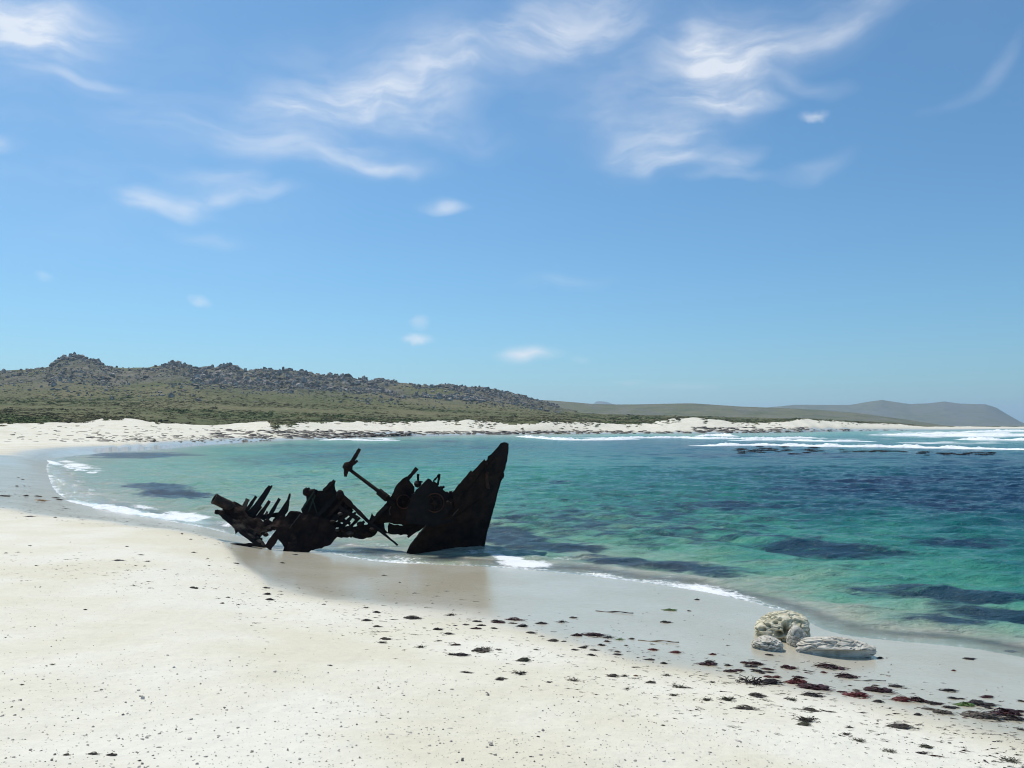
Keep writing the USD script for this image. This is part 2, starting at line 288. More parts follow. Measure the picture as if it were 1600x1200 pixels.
leftflat = np.clip((62 - R) / 4, 0, 1) * (PX < 120) * (R > 22)
wet = np.maximum(wet * np.where((PX < 120) & (R > 30), np.clip((74 - R + 6 * wobble) / 8, 0, 1), 1), 0)
wet_far = np.clip(1.15 - np.abs(S) / (4 + R * .02), 0, 1)
wet = np.where(R > 75, wet_far, np.maximum(wet, wet_far * (R > 50)))
wet = np.where(S < 0, 1, wet)
# relief
dry = np.clip(1 - wet * 1.3, 0, 1) * (1 - veg)
Z = Z + dry * np.clip(40 / R, 0, 1) * .03 * (meshkit.fbm(P3 * [1.1, 1.4, 1], 3, 21) - .5) + dry * (R < 30) * .012 * (meshkit.fbm(P3 * 5, 3, 22) - .5) + (dry * (R < 14)) * .006 * (meshkit.fbm(P3 * 16, 2, 23) - .5)
Z = Z + (1 - veg) * (R > 90) * np.clip((S - 8) / 20, 0, 1) * (1.3 * (meshkit.fbm(P3 * .09, 3, 24) - .5) + 1.6 * np.clip(R / dune_r - .8, 0, .2) * 5 * (meshkit.fbm(P3 * [.16, .07, 1], 4, 29) - .5))
Z = Z + veg * (1 - rockm) * 1.2 * (meshkit.fbm(P3 * .07, 4, 25) - .5)
rid = 1 - 2 * np.abs(meshkit.fbm(P3 * [.035, .02, 1], 4, 26) - .5)
Z = Z + rockm * (9 * (rid - .75) + 3 * (meshkit.fbm(P3 * .15, 3, 27) - .5))
height_at = RegularGridInterpolator((pxs, lrs), Z, bounds_error=False, fill_value=None)
def ground(x, y): return float(height_at((800 + F * x / y, math.log(y))))
def grounds(x, y): return height_at(np.c_[800 + F * np.asarray(x) / np.asarray(y), np.log(y)])
def at_ground(px, py):
    """The point of the ground that the photo's pixel shows."""
    d = ray(px, py); t = np.exp(np.linspace(math.log(2.2), math.log(1000), 700))
    zz = height_at(np.c_[np.full(t.shape, 800 + F * d[0] / d[1]), np.log(t * d[1])]); below = np.nonzero(H + t * d[2] < zz)[0]
    i = below[0] if len(below) else len(t) - 1
    return np.array([t[i] * d[0], t[i] * d[1], zz[i]])

def grid_faces(ni, nj):
    i, j = np.meshgrid(np.arange(ni - 1), np.arange(nj - 1), indexing='ij'); a = (i * nj + j).ravel(); b = a + nj
    return np.stack([a, b, b + 1, a + 1], 1)
def sub_mesh(V, Q, keep, attrs):
    q = Q[keep]; u, inv = np.unique(q, return_inverse=True); q = inv.reshape(q.shape)
    return V[u], q, {k: a.ravel()[u] for k, a in attrs.items()}
V = np.stack([X, Y, Z], -1).reshape(-1, 3); Q = grid_faces(len(pxs), len(lrs))
qv = veg.ravel()[Q].mean(1)

# ground materials
sand_n = {'geo': ('geometry', {}), 'wet': ('attribute', dict(attribute='wet')),
    'n1': ('noise_texture', dict(scale=.55, detail=4.0)), 'n2': ('noise_texture', dict(scale=9.0, detail=6.0, roughness=.65)), 'n3': ('noise_texture', dict(scale=70.0, detail=4.0, roughness=.7)),
    'r1': ('rgb_ramp', {'ramp': [(0, (.66, .605, .47)), (.38, (.67, .62, .485)), (.62, (.735, .70, .59)), (1, (.735, .70, .59))]}),
    'r2': ('rgb_ramp', {'ramp': [(0, (.86, .86, .86)), (.4, (.96, .96, .96)), (.6, (1, 1, 1)), (1, (1, 1, 1))]}),
    'mul': ('mix_color', dict(blend_type='multiply', fac=1.0)),
    'wc': ('rgb_ramp', {'ramp': [(0, (1, 1, 1)), (.35, (.93, .92, .90)), (.8, (.76, .74, .70)), (1, (.70, .68, .64))]}),
    'mul2': ('mix_color', dict(blend_type='multiply', fac=1.0)),
    'ro': ('rgb_ramp', {'ramp': [(0, (.9,) * 3), (.45, (.75,) * 3), (.75, (.28,) * 3), (1, (.16,) * 3)]}),
    'sp': ('rgb_ramp', {'ramp': [(0, (.1,) * 3), (.5, (.25,) * 3), (.85, (.5,) * 3), (1, (.5,) * 3)]}),
    'bs': ('rgb_ramp', {'ramp': [(0, (.55,) * 3), (.4, (.4,) * 3), (.75, (.13,) * 3), (1, (.10,) * 3)]}),
    'add': ('math', dict(math_type='multiply_add', value2=.35)),
    'b': ('bump', dict(distance=.03)), 'p': ('principled_bsdf', dict(ior=1.36))}
sand_l = [('geo.position', 'n1.vector'), ('geo.position', 'n2.vector'), ('geo.position', 'n3.vector'), ('n1.fac', 'r1.fac'), ('n2.fac', 'r2.fac'), ('r1.color', 'mul.a'), ('r2.color', 'mul.b'),
    ('wet.fac', 'wc.fac'), ('mul.result', 'mul2.a'), ('wc.color', 'mul2.b'), ('mul2.result', 'p.base_color'), ('wet.fac', 'ro.fac'), ('ro.color', 'p.roughness'), ('wet.fac', 'sp.fac'), ('sp.color', 'p.specular_ior_level'),
    ('n3.fac', 'add.value1'), ('n2.fac', 'add.value3'), ('add.value', 'b.height'), ('wet.fac', 'bs.fac'), ('bs.color', 'b.strength'), ('b.normal', 'p.normal')]
sand = M('sand', sand_n, sand_l)
land = M('heath', {'geo': ('geometry', {}), 'rock': ('attribute', dict(attribute='rock')), 'n1': ('noise_texture', dict(scale=.016, detail=6.0, roughness=.6)), 'n2': ('noise_texture', dict(scale=.35, detail=6.0, roughness=.7)), 'n3': ('noise_texture', dict(scale=.12, detail=8.0, roughness=.7)),
    'r1': ('rgb_ramp', {'ramp': [(0, (.082, .097, .040)), (.4, (.105, .118, .05)), (.52, (.142, .142, .066)), (.65, (.175, .16, .082)), (1, (.18, .162, .095))]}),
    'r2': ('rgb_ramp', {'ramp': [(0, (.5,) * 3), (.42, (.78,) * 3), (.6, (1.15,) * 3), (1, (1.3,) * 3)]}), 'mul': ('mix_color', dict(blend_type='multiply', fac=1.0, use_clamp=False)),
    'r3': ('rgb_ramp', {'ramp': [(0, (.05, .05, .05)), (.42, (.10, .095, .09)), (.55, (.20, .185, .165)), (.7, (.30, .28, .25)), (1, (.30, .28, .25))]}), 'mix': ('mix_color', {}), 'rk': ('math', dict(math_type='multiply', value2=.55)),
    'b': ('bump', dict(strength=.8, distance=1.2)), 'p': ('principled_bsdf', dict(roughness=.95, specular_ior_level=.1))},
    [('geo.position', 'n1.vector'), ('geo.position', 'n2.vector'), ('geo.position', 'n3.vector'), ('n1.fac', 'r1.fac'), ('n2.fac', 'r2.fac'), ('r1.color', 'mul.a'), ('r2.color', 'mul.b'), ('n3.fac', 'r3.fac'),
     ('mul.result', 'mix.a'), ('r3.color', 'mix.b'), ('rock.fac', 'rk.value1'), ('rk.value', 'mix.fac'), ('mix.result', 'p.base_color'), ('n2.fac', 'b.height'), ('b.normal', 'p.normal')])

def ground_mesh(name, keep, m, **t):
    v, q, a = sub_mesh(V, Q, keep, {'wet': wet, 'rock': rockm})
    f = np.vstack([q[:, [0, 1, 2]], q[:, [0, 2, 3]]])
    g = usdkit.mesh(stage, numbered('/World', name), (v, f), m, True)
    for k, arr in a.items(): primvar(g, k, arr)
    tag(g, kind='structure', **t); return g
qr = R.ravel()[Q].mean(1)
ground_mesh('beach', (qv < .5) & (qr < 1425), sand)
ground_mesh('heath_hillside', qv >= .5, land)
# the ground round the camera and behind it, to the horizon
az = np.radians(np.r_[np.linspace(-180, -50.2, 60), ])
def outer():
    tl, tr = math.atan((-700 - 800) / F), math.atan((2400 - 800) / F)
    A = np.r_[np.linspace(tr, math.pi, 40), np.linspace(math.pi, 2 * math.pi + tl, 50)[1:]]
    Rr = np.r_[.3, 1, 2, 3, 5, 8, 12, 20, 40, 80, 160, 320, 640, 1000, 1430, 4000, 14000]
    a, r = np.meshgrid(A, Rr, indexing='ij')
    # r counts along y in the main sheet, so meet its borders there
    rr = r * np.where(np.isclose(a, tr), 1 / math.cos(tr), np.where(np.isclose(a, 2 * math.pi + tl), 1 / math.cos(tl), 1.2))
    x, y = rr * np.sin(a), rr * np.cos(a)
    s = signed(np.c_[x.ravel(), y.ravel()]).reshape(x.shape)
    z = np.where(s > 0, np.clip(s * .085, 0, 1.42) + np.clip((rr - 60) * .02, 0, 9), np.maximum(s * .05, -3))
    for col, p in ((0, pxs[-1]), (-1, pxs[0])):
        m = Rr < 1425; z[col, m] = height_at(np.c_[np.full(m.sum(), p), np.log(Rr[m])])
    q = grid_faces(*x.shape); v = np.stack([x, y, z], -1).reshape(-1, 3)
    g = usdkit.mesh(stage, '/World/ground', (v, np.vstack([q[:, [0, 2, 1]], q[:, [0, 3, 2]]])), sand, True)
    primvar(g, 'wet', (s.ravel() < .2).astype(float)); tag(g, kind='structure')
outer()

# ------------------------------------------------------------------ far hills
def ridge_hill(name, prof, r, depth, seed, m, base=1.0, rough=.12, **t):
    prof = np.asarray(prof, float); xs = np.linspace(prof[0, 0], prof[-1, 0], 260); ys = np.interp(xs, prof[:, 0], prof[:, 1])
    top = np.maximum(H + r * (666 - ys) / F, base)
    ts = np.linspace(-1, 1, 70)
    xx, tt = np.meshgrid(xs, ts, indexing='ij'); rr = r + tt * depth
    sh = np.where(tt < 0, np.clip(1 + tt, 0, 1) ** 1.15, np.clip(1 - tt, 0, 1))
    x, y = (xx - 800) / F * rr, rr
    P = np.stack([x, y, 0 * x], -1) / r
    n = (meshkit.fbm(P * [30, 14, 1], 5, seed) - .5)
    gul = 1 - np.abs(2 * meshkit.fbm(P * [22, 5, 1], 3, seed + 9) - 1)
    z = base + (top[:, None] - base) * np.clip(sh + rough * 2.2 * n * np.sin(np.clip(sh, 0, 1) * math.pi) - .10 * gul * np.sin(np.clip(sh, 0, 1) * math.pi), 0, 1.02)
    z[:, 0] = z[:, -1] = -4
    q = grid_faces(*x.shape); g = usdkit.mesh(stage, numbered('/World', name), (np.stack([x, y, z], -1).reshape(-1, 3), np.vstack([q[:, [0, 1, 2]], q[:, [0, 2, 3]]])), m, True)
    primvar(g, 'rock', np.clip((meshkit.fbm(P * [60, 30, 1], 4, seed + 4) - .52) * 5, 0, .8).ravel()); tag(g, kind='structure', **t); return g
ridge_hill('hill', [(700, 640), (780, 628), (850, 624.5), (880, 626.5), (925, 630.5), (970, 631.5), (1030, 630.5), (1080, 629.5), (1110, 631.5), (1160, 635), (1220, 637), (1280, 640), (1340, 645), (1420, 656), (1470, 664), (1490, 666)], 2300, 900, 31, land)
ridge_hill('headland', [(1050, 650), (1150, 640), (1200, 636), (1240, 632), (1290, 632), (1330, 632), (1352, 628), (1378, 624), (1400, 627.5), (1422, 631), (1450, 629.5), (1476, 626.5), (1500, 630), (1540, 631), (1556, 636), (1575, 648), (1592, 658), (1606, 664), (1625, 666.4)], 5600, 1300, 47, land)
ridge_hill('distant_peak', [(900, 645), (922, 634), (932, 626.5), (938, 626), (948, 627), (958, 631), (980, 640), (1010, 655)], 9500, 900, 53, land)

# ------------------------------------------------------------------ the sea
TONE = [(500,690,.45),(700,690,.62),(900,690,.65),(1100,690,.75),(1300,690,.6),(1550,690,.5),(300,700,.3),(400,700,.42),(600,700,.58),(800,700,.6),(1000,700,.8),(1200,702,.85),(1500,706,.85),
 (200,720,.22),(350,720,.3),(500,720,.42),(700,720,.5),(850,720,.45),(1000,720,.6),(1200,720,.75),(1400,720,.72),(1600,720,.8),(200,745,.18),(350,745,.22),(480,745,.3),(640,745,.35),(850,745,.5),(1000,745,.65),(1200,745,.75),(1450,745,.85),(1600,745,.9),
 (300,780,.22),(600,780,.25),(850,780,.5),(1000,780,.6),(1200,780,.75),(1400,780,.85),(1600,780,.95),(600,810,.2),(820,810,.36),(950,810,.36),(1100,810,.45),(1200,810,.5),(1400,810,.6),(1600,810,.75),(820,840,.3),(950,840,.3),(1100,840,.4),(1300,840,.5),(1600,840,.6),
 (830,870,.3),(1000,870,.3),(1150,870,.4),(1300,870,.45),(1450,870,.5),(1600,870,.6),(1000,895,.12),(1150,910,.24),(1300,910,.35),(1450,910,.4),(1600,910,.55),(1250,945,.12),(1400,950,.28),(1600,950,.42),(1400,988,.10),(1600,990,.22),(1300,678,.5),(1600,680,.5),(1000,681,.6),(1600,669,.7),(2400,668,.7),(2400,800,.95),(2400,1100,.4)]
DARK = [(1000,884,270,15,-3.5,.95),(1110,900,130,14,-5,.9),(800,842,60,20,-5,.9),(265,769,78,14,-2,1.0),(215,712,120,7,0,1.0),(1350,757,290,20,0,.75),(1500,790,160,24,0,.75),(1300,862,230,20,-2,.75),(1480,850,150,14,0,.6),(1150,790,130,9,0,.5),(960,822,120,9,0,.5),  # navy patches: kelp beds, plus wave-face shade, sky reflection and bow shadow painted in
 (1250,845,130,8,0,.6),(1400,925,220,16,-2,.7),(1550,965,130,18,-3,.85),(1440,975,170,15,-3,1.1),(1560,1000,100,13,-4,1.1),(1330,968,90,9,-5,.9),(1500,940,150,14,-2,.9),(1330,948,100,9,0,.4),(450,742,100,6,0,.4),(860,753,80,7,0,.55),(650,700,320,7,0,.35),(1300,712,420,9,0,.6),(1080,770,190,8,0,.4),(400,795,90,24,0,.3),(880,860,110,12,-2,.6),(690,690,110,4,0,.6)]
FOAM = [(1500,679,200,7,0,.9),(1330,686,220,5,0,.45),(1480,692,260,7,0,.55),(1200,690,140,3,0,.4),(920,684,110,3,0,.5),(590,685,60,3,0,.6),(130,783,90,10,-12,.55),(290,806,60,10,-8,.8),(230,795,60,8,-10,.6),(125,729,60,9,-12,.72),(160,755,90,14,0,.35),(760,886,90,9,-3,.5),(820,882,70,8,-3,.75),(620,872,80,9,-3,.45),(560,862,60,8,0,.35),(350,820,40,7,-5,.6),(790,874,40,7,-2,.75),(1300,695,300,8,0,.35)]
wp = np.unique(np.r_[np.linspace(-700, -40, 30), np.linspace(-40, 1650, 1000), np.linspace(1650, 2400, 80)])
wl = np.unique(np.r_[np.log([4, 5, 6]), np.arange(math.log(7), math.log(60), .0050), np.arange(math.log(60), math.log(260), .012), np.arange(math.log(260), math.log(1500), .03), np.log(np.r_[1600, 2000, 3000, 5000, 8000, 14500])])
WPX, WL = np.meshgrid(wp, wl, indexing='ij'); WR = np.exp(WL); WX, WY = (WPX - 800) / F * WR, WR
WS = signed(np.c_[WX.ravel(), WY.ravel()]).reshape(WX.shape)
def px_of(x, y, z=0.0):
    """Where the photo shows a point (x, y) of the water: used only to lay out the dark patches (kelp and painted shade) and the surf."""
    c, s = math.cos(PITCH), math.sin(PITCH); zz = z - H; d = c * y + s * zz
    return 800 + F * x / d, 600 - F * (c * zz - s * y) / d
qx, qy = px_of(WX, WY)
tone_pts = np.array(TONE + [(x, y, 0.0) for x, y in SHORE[::6]], float)
def lay(a): return np.c_[a[:, 0] / 260.0, np.log(np.maximum(a[:, 1] - 664.5, 1.0))]
tone = LinearNDInterpolator(lay(tone_pts), tone_pts[:, 2])(lay(np.c_[qx.ravel(), qy.ravel()])).reshape(WX.shape)
tone = np.where(np.isnan(tone), np.clip(-WS * .02, 0, .8), tone)
tone = gaussian_filter(tone, (12, 9), mode='nearest') * np.clip(-WS / 1.5, 0, 1)
WP3 = np.stack([WX, WY, 0 * WX], -1)
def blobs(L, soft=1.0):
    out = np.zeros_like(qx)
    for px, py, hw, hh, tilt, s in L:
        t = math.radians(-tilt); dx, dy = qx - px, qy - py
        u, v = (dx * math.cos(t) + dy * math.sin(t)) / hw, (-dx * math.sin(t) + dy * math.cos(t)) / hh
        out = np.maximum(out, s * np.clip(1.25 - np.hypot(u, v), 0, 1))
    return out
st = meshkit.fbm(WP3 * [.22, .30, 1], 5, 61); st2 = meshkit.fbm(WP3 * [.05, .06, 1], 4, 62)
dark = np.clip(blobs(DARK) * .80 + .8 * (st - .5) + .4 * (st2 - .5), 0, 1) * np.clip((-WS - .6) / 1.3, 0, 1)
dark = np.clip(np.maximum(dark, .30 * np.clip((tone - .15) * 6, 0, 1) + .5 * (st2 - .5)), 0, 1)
fray = meshkit.fbm(WP3 * 1.1, 3, 63); fray2 = meshkit.fbm(WP3 * .25, 2, 64)
foam = blobs(FOAM) * (.35 + 1.3 * np.where(WR < 60, fray, fray2))
edge_w = np.interp(qx, [0, 150, 330, 420, 540, 640, 900, 1100, 1200, 1260, 1700], [.9, .7, .6, .3, .4, .8, .75, .7, .6, .35, .3]) * np.where(qy < 706, 1.5 + 3 * (qy < 690), 1)
foam = np.maximum(foam, np.clip(1.2 + (WS + .25 * (fray - .5)) / (edge_w * (.35 + 1.3 * fray2)), 0, 1) * np.where(qx < 1230, np.interp(qx, [0, 420, 470, 560, 640, 900, 1000, 1230], [.66, .58, .38, .56, .62, .58, .58, .56]) + .25 * (fray2 - .5) + .35 * (fray - .5), .50))
wash = np.exp(-((WS + 1.5 + 1.4 * (fray2 - .5)) / .45) ** 2) + .8 * np.exp(-((WS + 3.4 + 2.0 * (fray2 - .5)) / .5) ** 2)
foam = np.maximum(foam, wash * (WR < 60) * np.interp(qx, [0, 340, 420, 540, 640, 1000, 1180, 1260], [.62, .55, .1, .45, .60, .5, .35, 0]) * np.clip((fray - .3) * 3, 0, 1))
foam = np.clip(foam, 0, 1)
# waves: many small trains running in towards the beach
wz = np.zeros_like(WX); spac = WR * np.gradient(wl)[None, :]
wr = np.random.default_rng(5)
for k in range(84):
    lam = math.exp(wr.uniform(math.log(.25), math.log(6))); a = math.radians(wr.normal(200, 30)); amp = .0062 * min(lam, 1) ** .95 * max(lam, 1) ** .25
    kx, ky = math.sin(a) * 2 * math.pi / lam, math.cos(a) * 2 * math.pi / lam; ph = wr.uniform(0, 6.28)
    fade = np.clip(lam / (2.2 * spac) - .6, 0, 1) * np.clip(-WS / (lam * 1.2 + .6), .0, 1)
    s_ = np.sin(kx * WX + ky * WY + ph + 5 * (st - .5))
    wz += amp * fade * (s_ + .3 * np.cos(2 * (kx * WX + ky * WY + ph)))
along = meshkit.noise(np.stack([WX * .11, WY * .11, 0 * WX], -1), 71)
# the last small waves, parallel to the beach
for d_, w_, h_ in ((1.3, .35, .05), (3.4, .7, .10), (7.5, 1.1, .10)):
    wz += h_ * (.2 + 1.1 * along) * np.exp(-((-WS - d_ - 1.2 * (along - .5)) / w_) ** 2) * (WR < 70)
wz += .012 * np.clip(-WS, 0, 1)
wz = np.where(WS > -.02, -.006 - .03 * np.clip(WS, 0, 2), wz)
wkeep = (WS.ravel()[grid_faces(*WX.shape)].min(1) < .35)
WV = np.stack([WX, WY, wz], -1).reshape(-1, 3)
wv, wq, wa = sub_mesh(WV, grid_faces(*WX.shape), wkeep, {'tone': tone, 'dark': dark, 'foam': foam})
water_mat = M('sea_water', {'geo': ('geometry', {}), 't': ('attribute', dict(attribute='tone')), 'd': ('attribute', dict(attribute='dark')), 'f': ('attribute', dict(attribute='foam')),
    'n0': ('noise_texture', dict(scale=1.1, detail=8.0, roughness=.70)), 'n0s': ('math', dict(math_type='multiply_add', value2=.66, value3=-.31)), 't2': ('math', dict(math_type='add', use_clamp=True)),
    'col': ('rgb_ramp', {'ramp': [(0, (.43, .43, .345)), (.10, (.29, .345, .265)), (.25, (.175, .335, .235)), (.35, (.105, .295, .205)), (.45, (.050, .245, .178)), (.62, (.014, .145, .132)), (.82, (.006, .060, .092)), (1, (.004, .028, .066))]}),
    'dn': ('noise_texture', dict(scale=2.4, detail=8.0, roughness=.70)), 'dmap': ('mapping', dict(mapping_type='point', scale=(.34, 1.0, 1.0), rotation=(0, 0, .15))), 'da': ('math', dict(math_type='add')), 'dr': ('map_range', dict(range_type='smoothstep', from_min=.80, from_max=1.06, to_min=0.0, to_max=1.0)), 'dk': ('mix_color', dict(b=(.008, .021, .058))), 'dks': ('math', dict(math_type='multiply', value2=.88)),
    'op': ('map_range', dict(range_type='smoothstep', from_min=0.0, from_max=.065, to_min=.12, to_max=1.0)), 'opm': ('math', dict(math_type='maximum')),
    'map': ('mapping', dict(mapping_type='point', scale=(.75, 1.5, 1.0), rotation=(0, 0, .2))), 'b1': ('noise_texture', dict(scale=3.4, detail=6.0, roughness=.62, distortion=.3)), 'b2': ('noise_texture', dict(scale=.9, detail=4.0, roughness=.55)),
    'bs': ('math', dict(math_type='multiply_add', value2=1.6)), 'b': ('bump', dict(strength=.9, distance=.15)),
    'p': ('principled_bsdf', dict(roughness=.14, ior=1.333, specular_ior_level=.16)), 'clear': ('transparent_bsdf', dict(color=(.84, .94, .92))), 'gl': ('glossy_bsdf', dict(roughness=.06, color=(1, 1, 1))), 'fr': ('fresnel', dict(IOR=1.333)), 'frc': ('math', dict(math_type='minimum', value2=.30)),
    'shal': ('mix_closure', {}), 'mixw': ('mix_closure', {}),
    'fn': ('noise_texture', dict(scale=9.0, detail=7.0, roughness=.75, distortion=.4)), 'fa': ('math', dict(math_type='add')), 'fm': ('map_range', dict(range_type='smoothstep', from_min=.98, from_max=1.24, to_min=0.0, to_max=.92)),
    'cn': ('noise_texture', dict(scale=2.6, detail=7.0, roughness=.75)), 'cmap': ('mapping', dict(mapping_type='point', scale=(.4, 1.0, 1.0), rotation=(0, 0, .2))), 'cm': ('map_range', dict(range_type='smoothstep', from_min=.70, from_max=.76, to_min=0.0, to_max=.7)),
    'fx': ('math', dict(math_type='maximum')), 'fd': ('diffuse_bsdf', dict(color=(.80, .81, .80))), 'out': ('mix_closure', {})},
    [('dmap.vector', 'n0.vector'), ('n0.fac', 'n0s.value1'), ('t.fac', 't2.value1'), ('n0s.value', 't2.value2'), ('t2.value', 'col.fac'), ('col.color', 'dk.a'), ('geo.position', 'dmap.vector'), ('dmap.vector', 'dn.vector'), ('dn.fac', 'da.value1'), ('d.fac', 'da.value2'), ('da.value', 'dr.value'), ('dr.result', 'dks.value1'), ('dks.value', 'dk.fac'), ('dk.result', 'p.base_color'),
     ('t.fac', 'op.value'), ('op.result', 'opm.value1'), ('dks.value', 'opm.value2'),
     ('geo.position', 'map.vector'), ('map.vector', 'b1.vector'), ('map.vector', 'b2.vector'), ('b2.fac', 'bs.value1'), ('b1.fac', 'bs.value3'), ('bs.value', 'b.height'), ('b.normal', 'p.normal'), ('b.normal', 'gl.normal'),
     ('fr.fac', 'frc.value1'), ('frc.value', 'shal.fac'), ('clear.BSDF', 'shal.closure1'), ('gl.BSDF', 'shal.closure2'), ('opm.value', 'mixw.fac'), ('shal.closure', 'mixw.closure1'), ('p.BSDF', 'mixw.closure2'),
     ('geo.position', 'fn.vector'), ('fn.fac', 'fa.value1'), ('f.fac', 'fa.value2'), ('fa.value', 'fm.value'), ('geo.position', 'cmap.vector'), ('cmap.vector', 'cn.vector'), ('cn.fac', 'cm.value'), ('fm.result', 'fx.value1'), ('cm.result', 'fx.value2'),
     ('fx.value', 'out.fac'), ('mixw.closure', 'out.closure1'), ('fd.BSDF', 'out.closure2')], surface='out.closure')
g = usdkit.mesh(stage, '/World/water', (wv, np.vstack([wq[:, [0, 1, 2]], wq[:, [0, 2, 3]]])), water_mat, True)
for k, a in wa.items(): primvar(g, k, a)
tag(g, kind='structure')

foam_mat = M('surf_foam', {'geo': ('geometry', {}), 'n': ('noise_texture', dict(scale=1.6, detail=6.0, roughness=.7)), 'r': ('rgb_ramp', {'ramp': [(0, (.40, .52, .52)), (.36, (.62, .70, .70)), (.5, (.83, .84, .84)), (1, (.86, .86, .86))]}),
    'b': ('bump', dict(strength=.6, distance=.1)), 'p': ('principled_bsdf', dict(roughness=.8, specular_ior_level=.2))},
    [('geo.position', 'n.vector'), ('n.fac', 'r.fac'), ('r.color', 'p.base_color'), ('n.fac', 'b.height'), ('b.normal', 'p.normal')])
def breaker(pts, h, width, label, group=None, seed=0, thin=1.0):
    """A breaking wave: a lumpy foaming ridge along the line, tapering to its ends."""
    c = np.array([at_z(x, y, 0.0)[:2] for x, y in spl(pts, 60)]); L = LineString(c); n = int(min(900, max(80, L.length / (h * .22))))
    s = np.linspace(0, L.length, n); p = np.array([L.interpolate(v).coords[0] for v in s]); t = np.gradient(p, axis=0); t /= np.linalg.norm(t, axis=1, keepdims=True); nor = np.stack([-t[:, 1], t[:, 0]], 1)
    u = np.linspace(-1, 1, 25); prof = np.where(u < .2, np.clip(1 - np.abs((u - .2) / 1.2), 0, 1) ** 1.6, np.clip(1 - (u - .2) / .8, 0, 1) ** .7)
    if (nor[:, 1] > 0).mean() > .5: prof = prof[::-1]
    q1 = meshkit.fbm(np.stack([s / (h * 6), 0 * s, 0 * s], -1), 4, 80 + seed); env = np.clip(np.sin(np.linspace(0, math.pi, n)) * 2.2, 0, 1) * (.50 + .5 * np.clip((q1 - .34) * 3.0, 0, 1))
    xy = p[:, None] + nor[:, None] * (u[None, :, None] * width * (.75 + .5 * q1[:, None, None]) + ((meshkit.fbm(np.stack([s / (h * 7), 0 * s, 0 * s], -1), 3, 90 + seed) - .5) * width)[:, None, None])
    P = np.concatenate([xy, np.zeros((n, 25, 1))], -1)
    z = h * env[:, None] * prof * (.55 + .9 * meshkit.fbm(P / (h * .9), 3, 95 + seed)) + h * .28 * env[:, None] * (prof > .02) * (meshkit.fbm(P / (h * .3), 2, 99 + seed) - .5) - .02
    z[:, 0] = z[:, -1] = -.12; z[0] = z[-1] = -.12
    vv = np.concatenate([xy, z[..., None]], -1).reshape(-1, 3); q = grid_faces(n, 25)
    o = np.array([p[n // 2][0], p[n // 2][1], 0])
    x = thing('breaking_wave', o, label=label, cat='wave', group=group)
    obj('crest', trimesh.Trimesh(vv - o, np.vstack([q[:, [0, 1, 2]], q[:, [0, 2, 3]]]), process=False), foam_mat, x, True)
breaker([(1075, 697), (1200, 696), (1300, 698), (1400, 699), (1500, 701), (1640, 704)], .46, 2.2, 'long white breaker nearest the camera at right, just behind the floating kelp', seed=1)
breaker([(1140, 689), (1210, 688), (1300, 690), (1370, 690)], .42, 1.8, 'short white breaker between the rocky spit and the long front breaker', seed=2)
breaker([(1490, 687), (1560, 688), (1680, 689)],   .6, 2.6, 'thick white breaker at the right edge behind the long front breaker', seed=3)
breaker([(1360, 680), (1460, 680), (1560, 681), (1680, 681)], .75, 4.0, 'broad white surf line in front of the hazy headland', seed=4)
breaker([(1500, 674.5), (1600, 674.5), (1700, 674.5)], 1.1, 6.0, 'farthest white surf line at the right edge below the headland', seed=5)
breaker([(910, 686), (985, 685), (1060, 684.5), (1120, 686), (1290, 684.5)], .5, 2.0, 'white breaker in front of the big pale dune', seed=6)
breaker([(812, 682), (850, 685), (905, 688), (990, 686)], .5, 2.0, 'white breaker off the dark rocks to the right of the bow', seed=7)
breaker([(1090, 681.5), (1110, 681), (1145, 682)], .9, 2.2, 'burst of white spray against the rocky spit below the dunes', seed=8)
breaker([(500, 688), (545, 687), (585, 688.5), (625, 688)], .38, 1.8, 'white breaker along the dark rocks behind the mast', seed=9)
breaker([(70, 718), (88, 724), (115, 732), (150, 739), (182, 743)],  .09, .42, 'small white wave at the far left tip of the bay', seed=10)
breaker([(150, 788), (195, 797), (240, 804), (290, 811), (345, 814)], .13, .5, 'small white wave tumbling onto the sand left of the wreck', seed=11)
breaker([(95, 779), (130, 786), (170, 792), (215, 799)], .05, .4, 'thin foam line at the left end of the bay', seed=12)
# kelp fronds that break the surface
def kelp_patch(seed):
    r = np.random.default_rng(seed); ms = []
    for k in range(14):
        L = r.uniform(.35, 1.0); a = r.uniform(0, 6.28); t = np.linspace(0, 1, 6); c = np.stack([np.cos(a) * L * (t - .5), np.sin(a) * L * (t - .5), .05 + r.uniform(.06, .22) * np.sin(t * math.pi)], 1) + np.r_[r.normal(0, .55, 2), 0]
        w = .10 * np.sin(np.clip(t * math.pi, .25, 2.9)); sd = np.array([-np.sin(a), np.cos(a), 0.3]); up = np.array([0, 0, .03])
        vv = np.concatenate([c + sd * w[:, None], c - sd * w[:, None], c - sd * w[:, None] - up, c + sd * w[:, None] - up]); f = []
        for i in range(5):
            for s0, s1 in ((0, 6), (6, 12), (12, 18), (18, 0)): f += [[s0 + i, s0 + i + 1, s1 + i + 1], [s0 + i, s1 + i + 1, s1 + i]]
        ms.append(trimesh.Trimesh(vv, f, process=False))
    return trimesh.util.concatenate(ms)
kp = None
kr = np.random.default_rng(17)
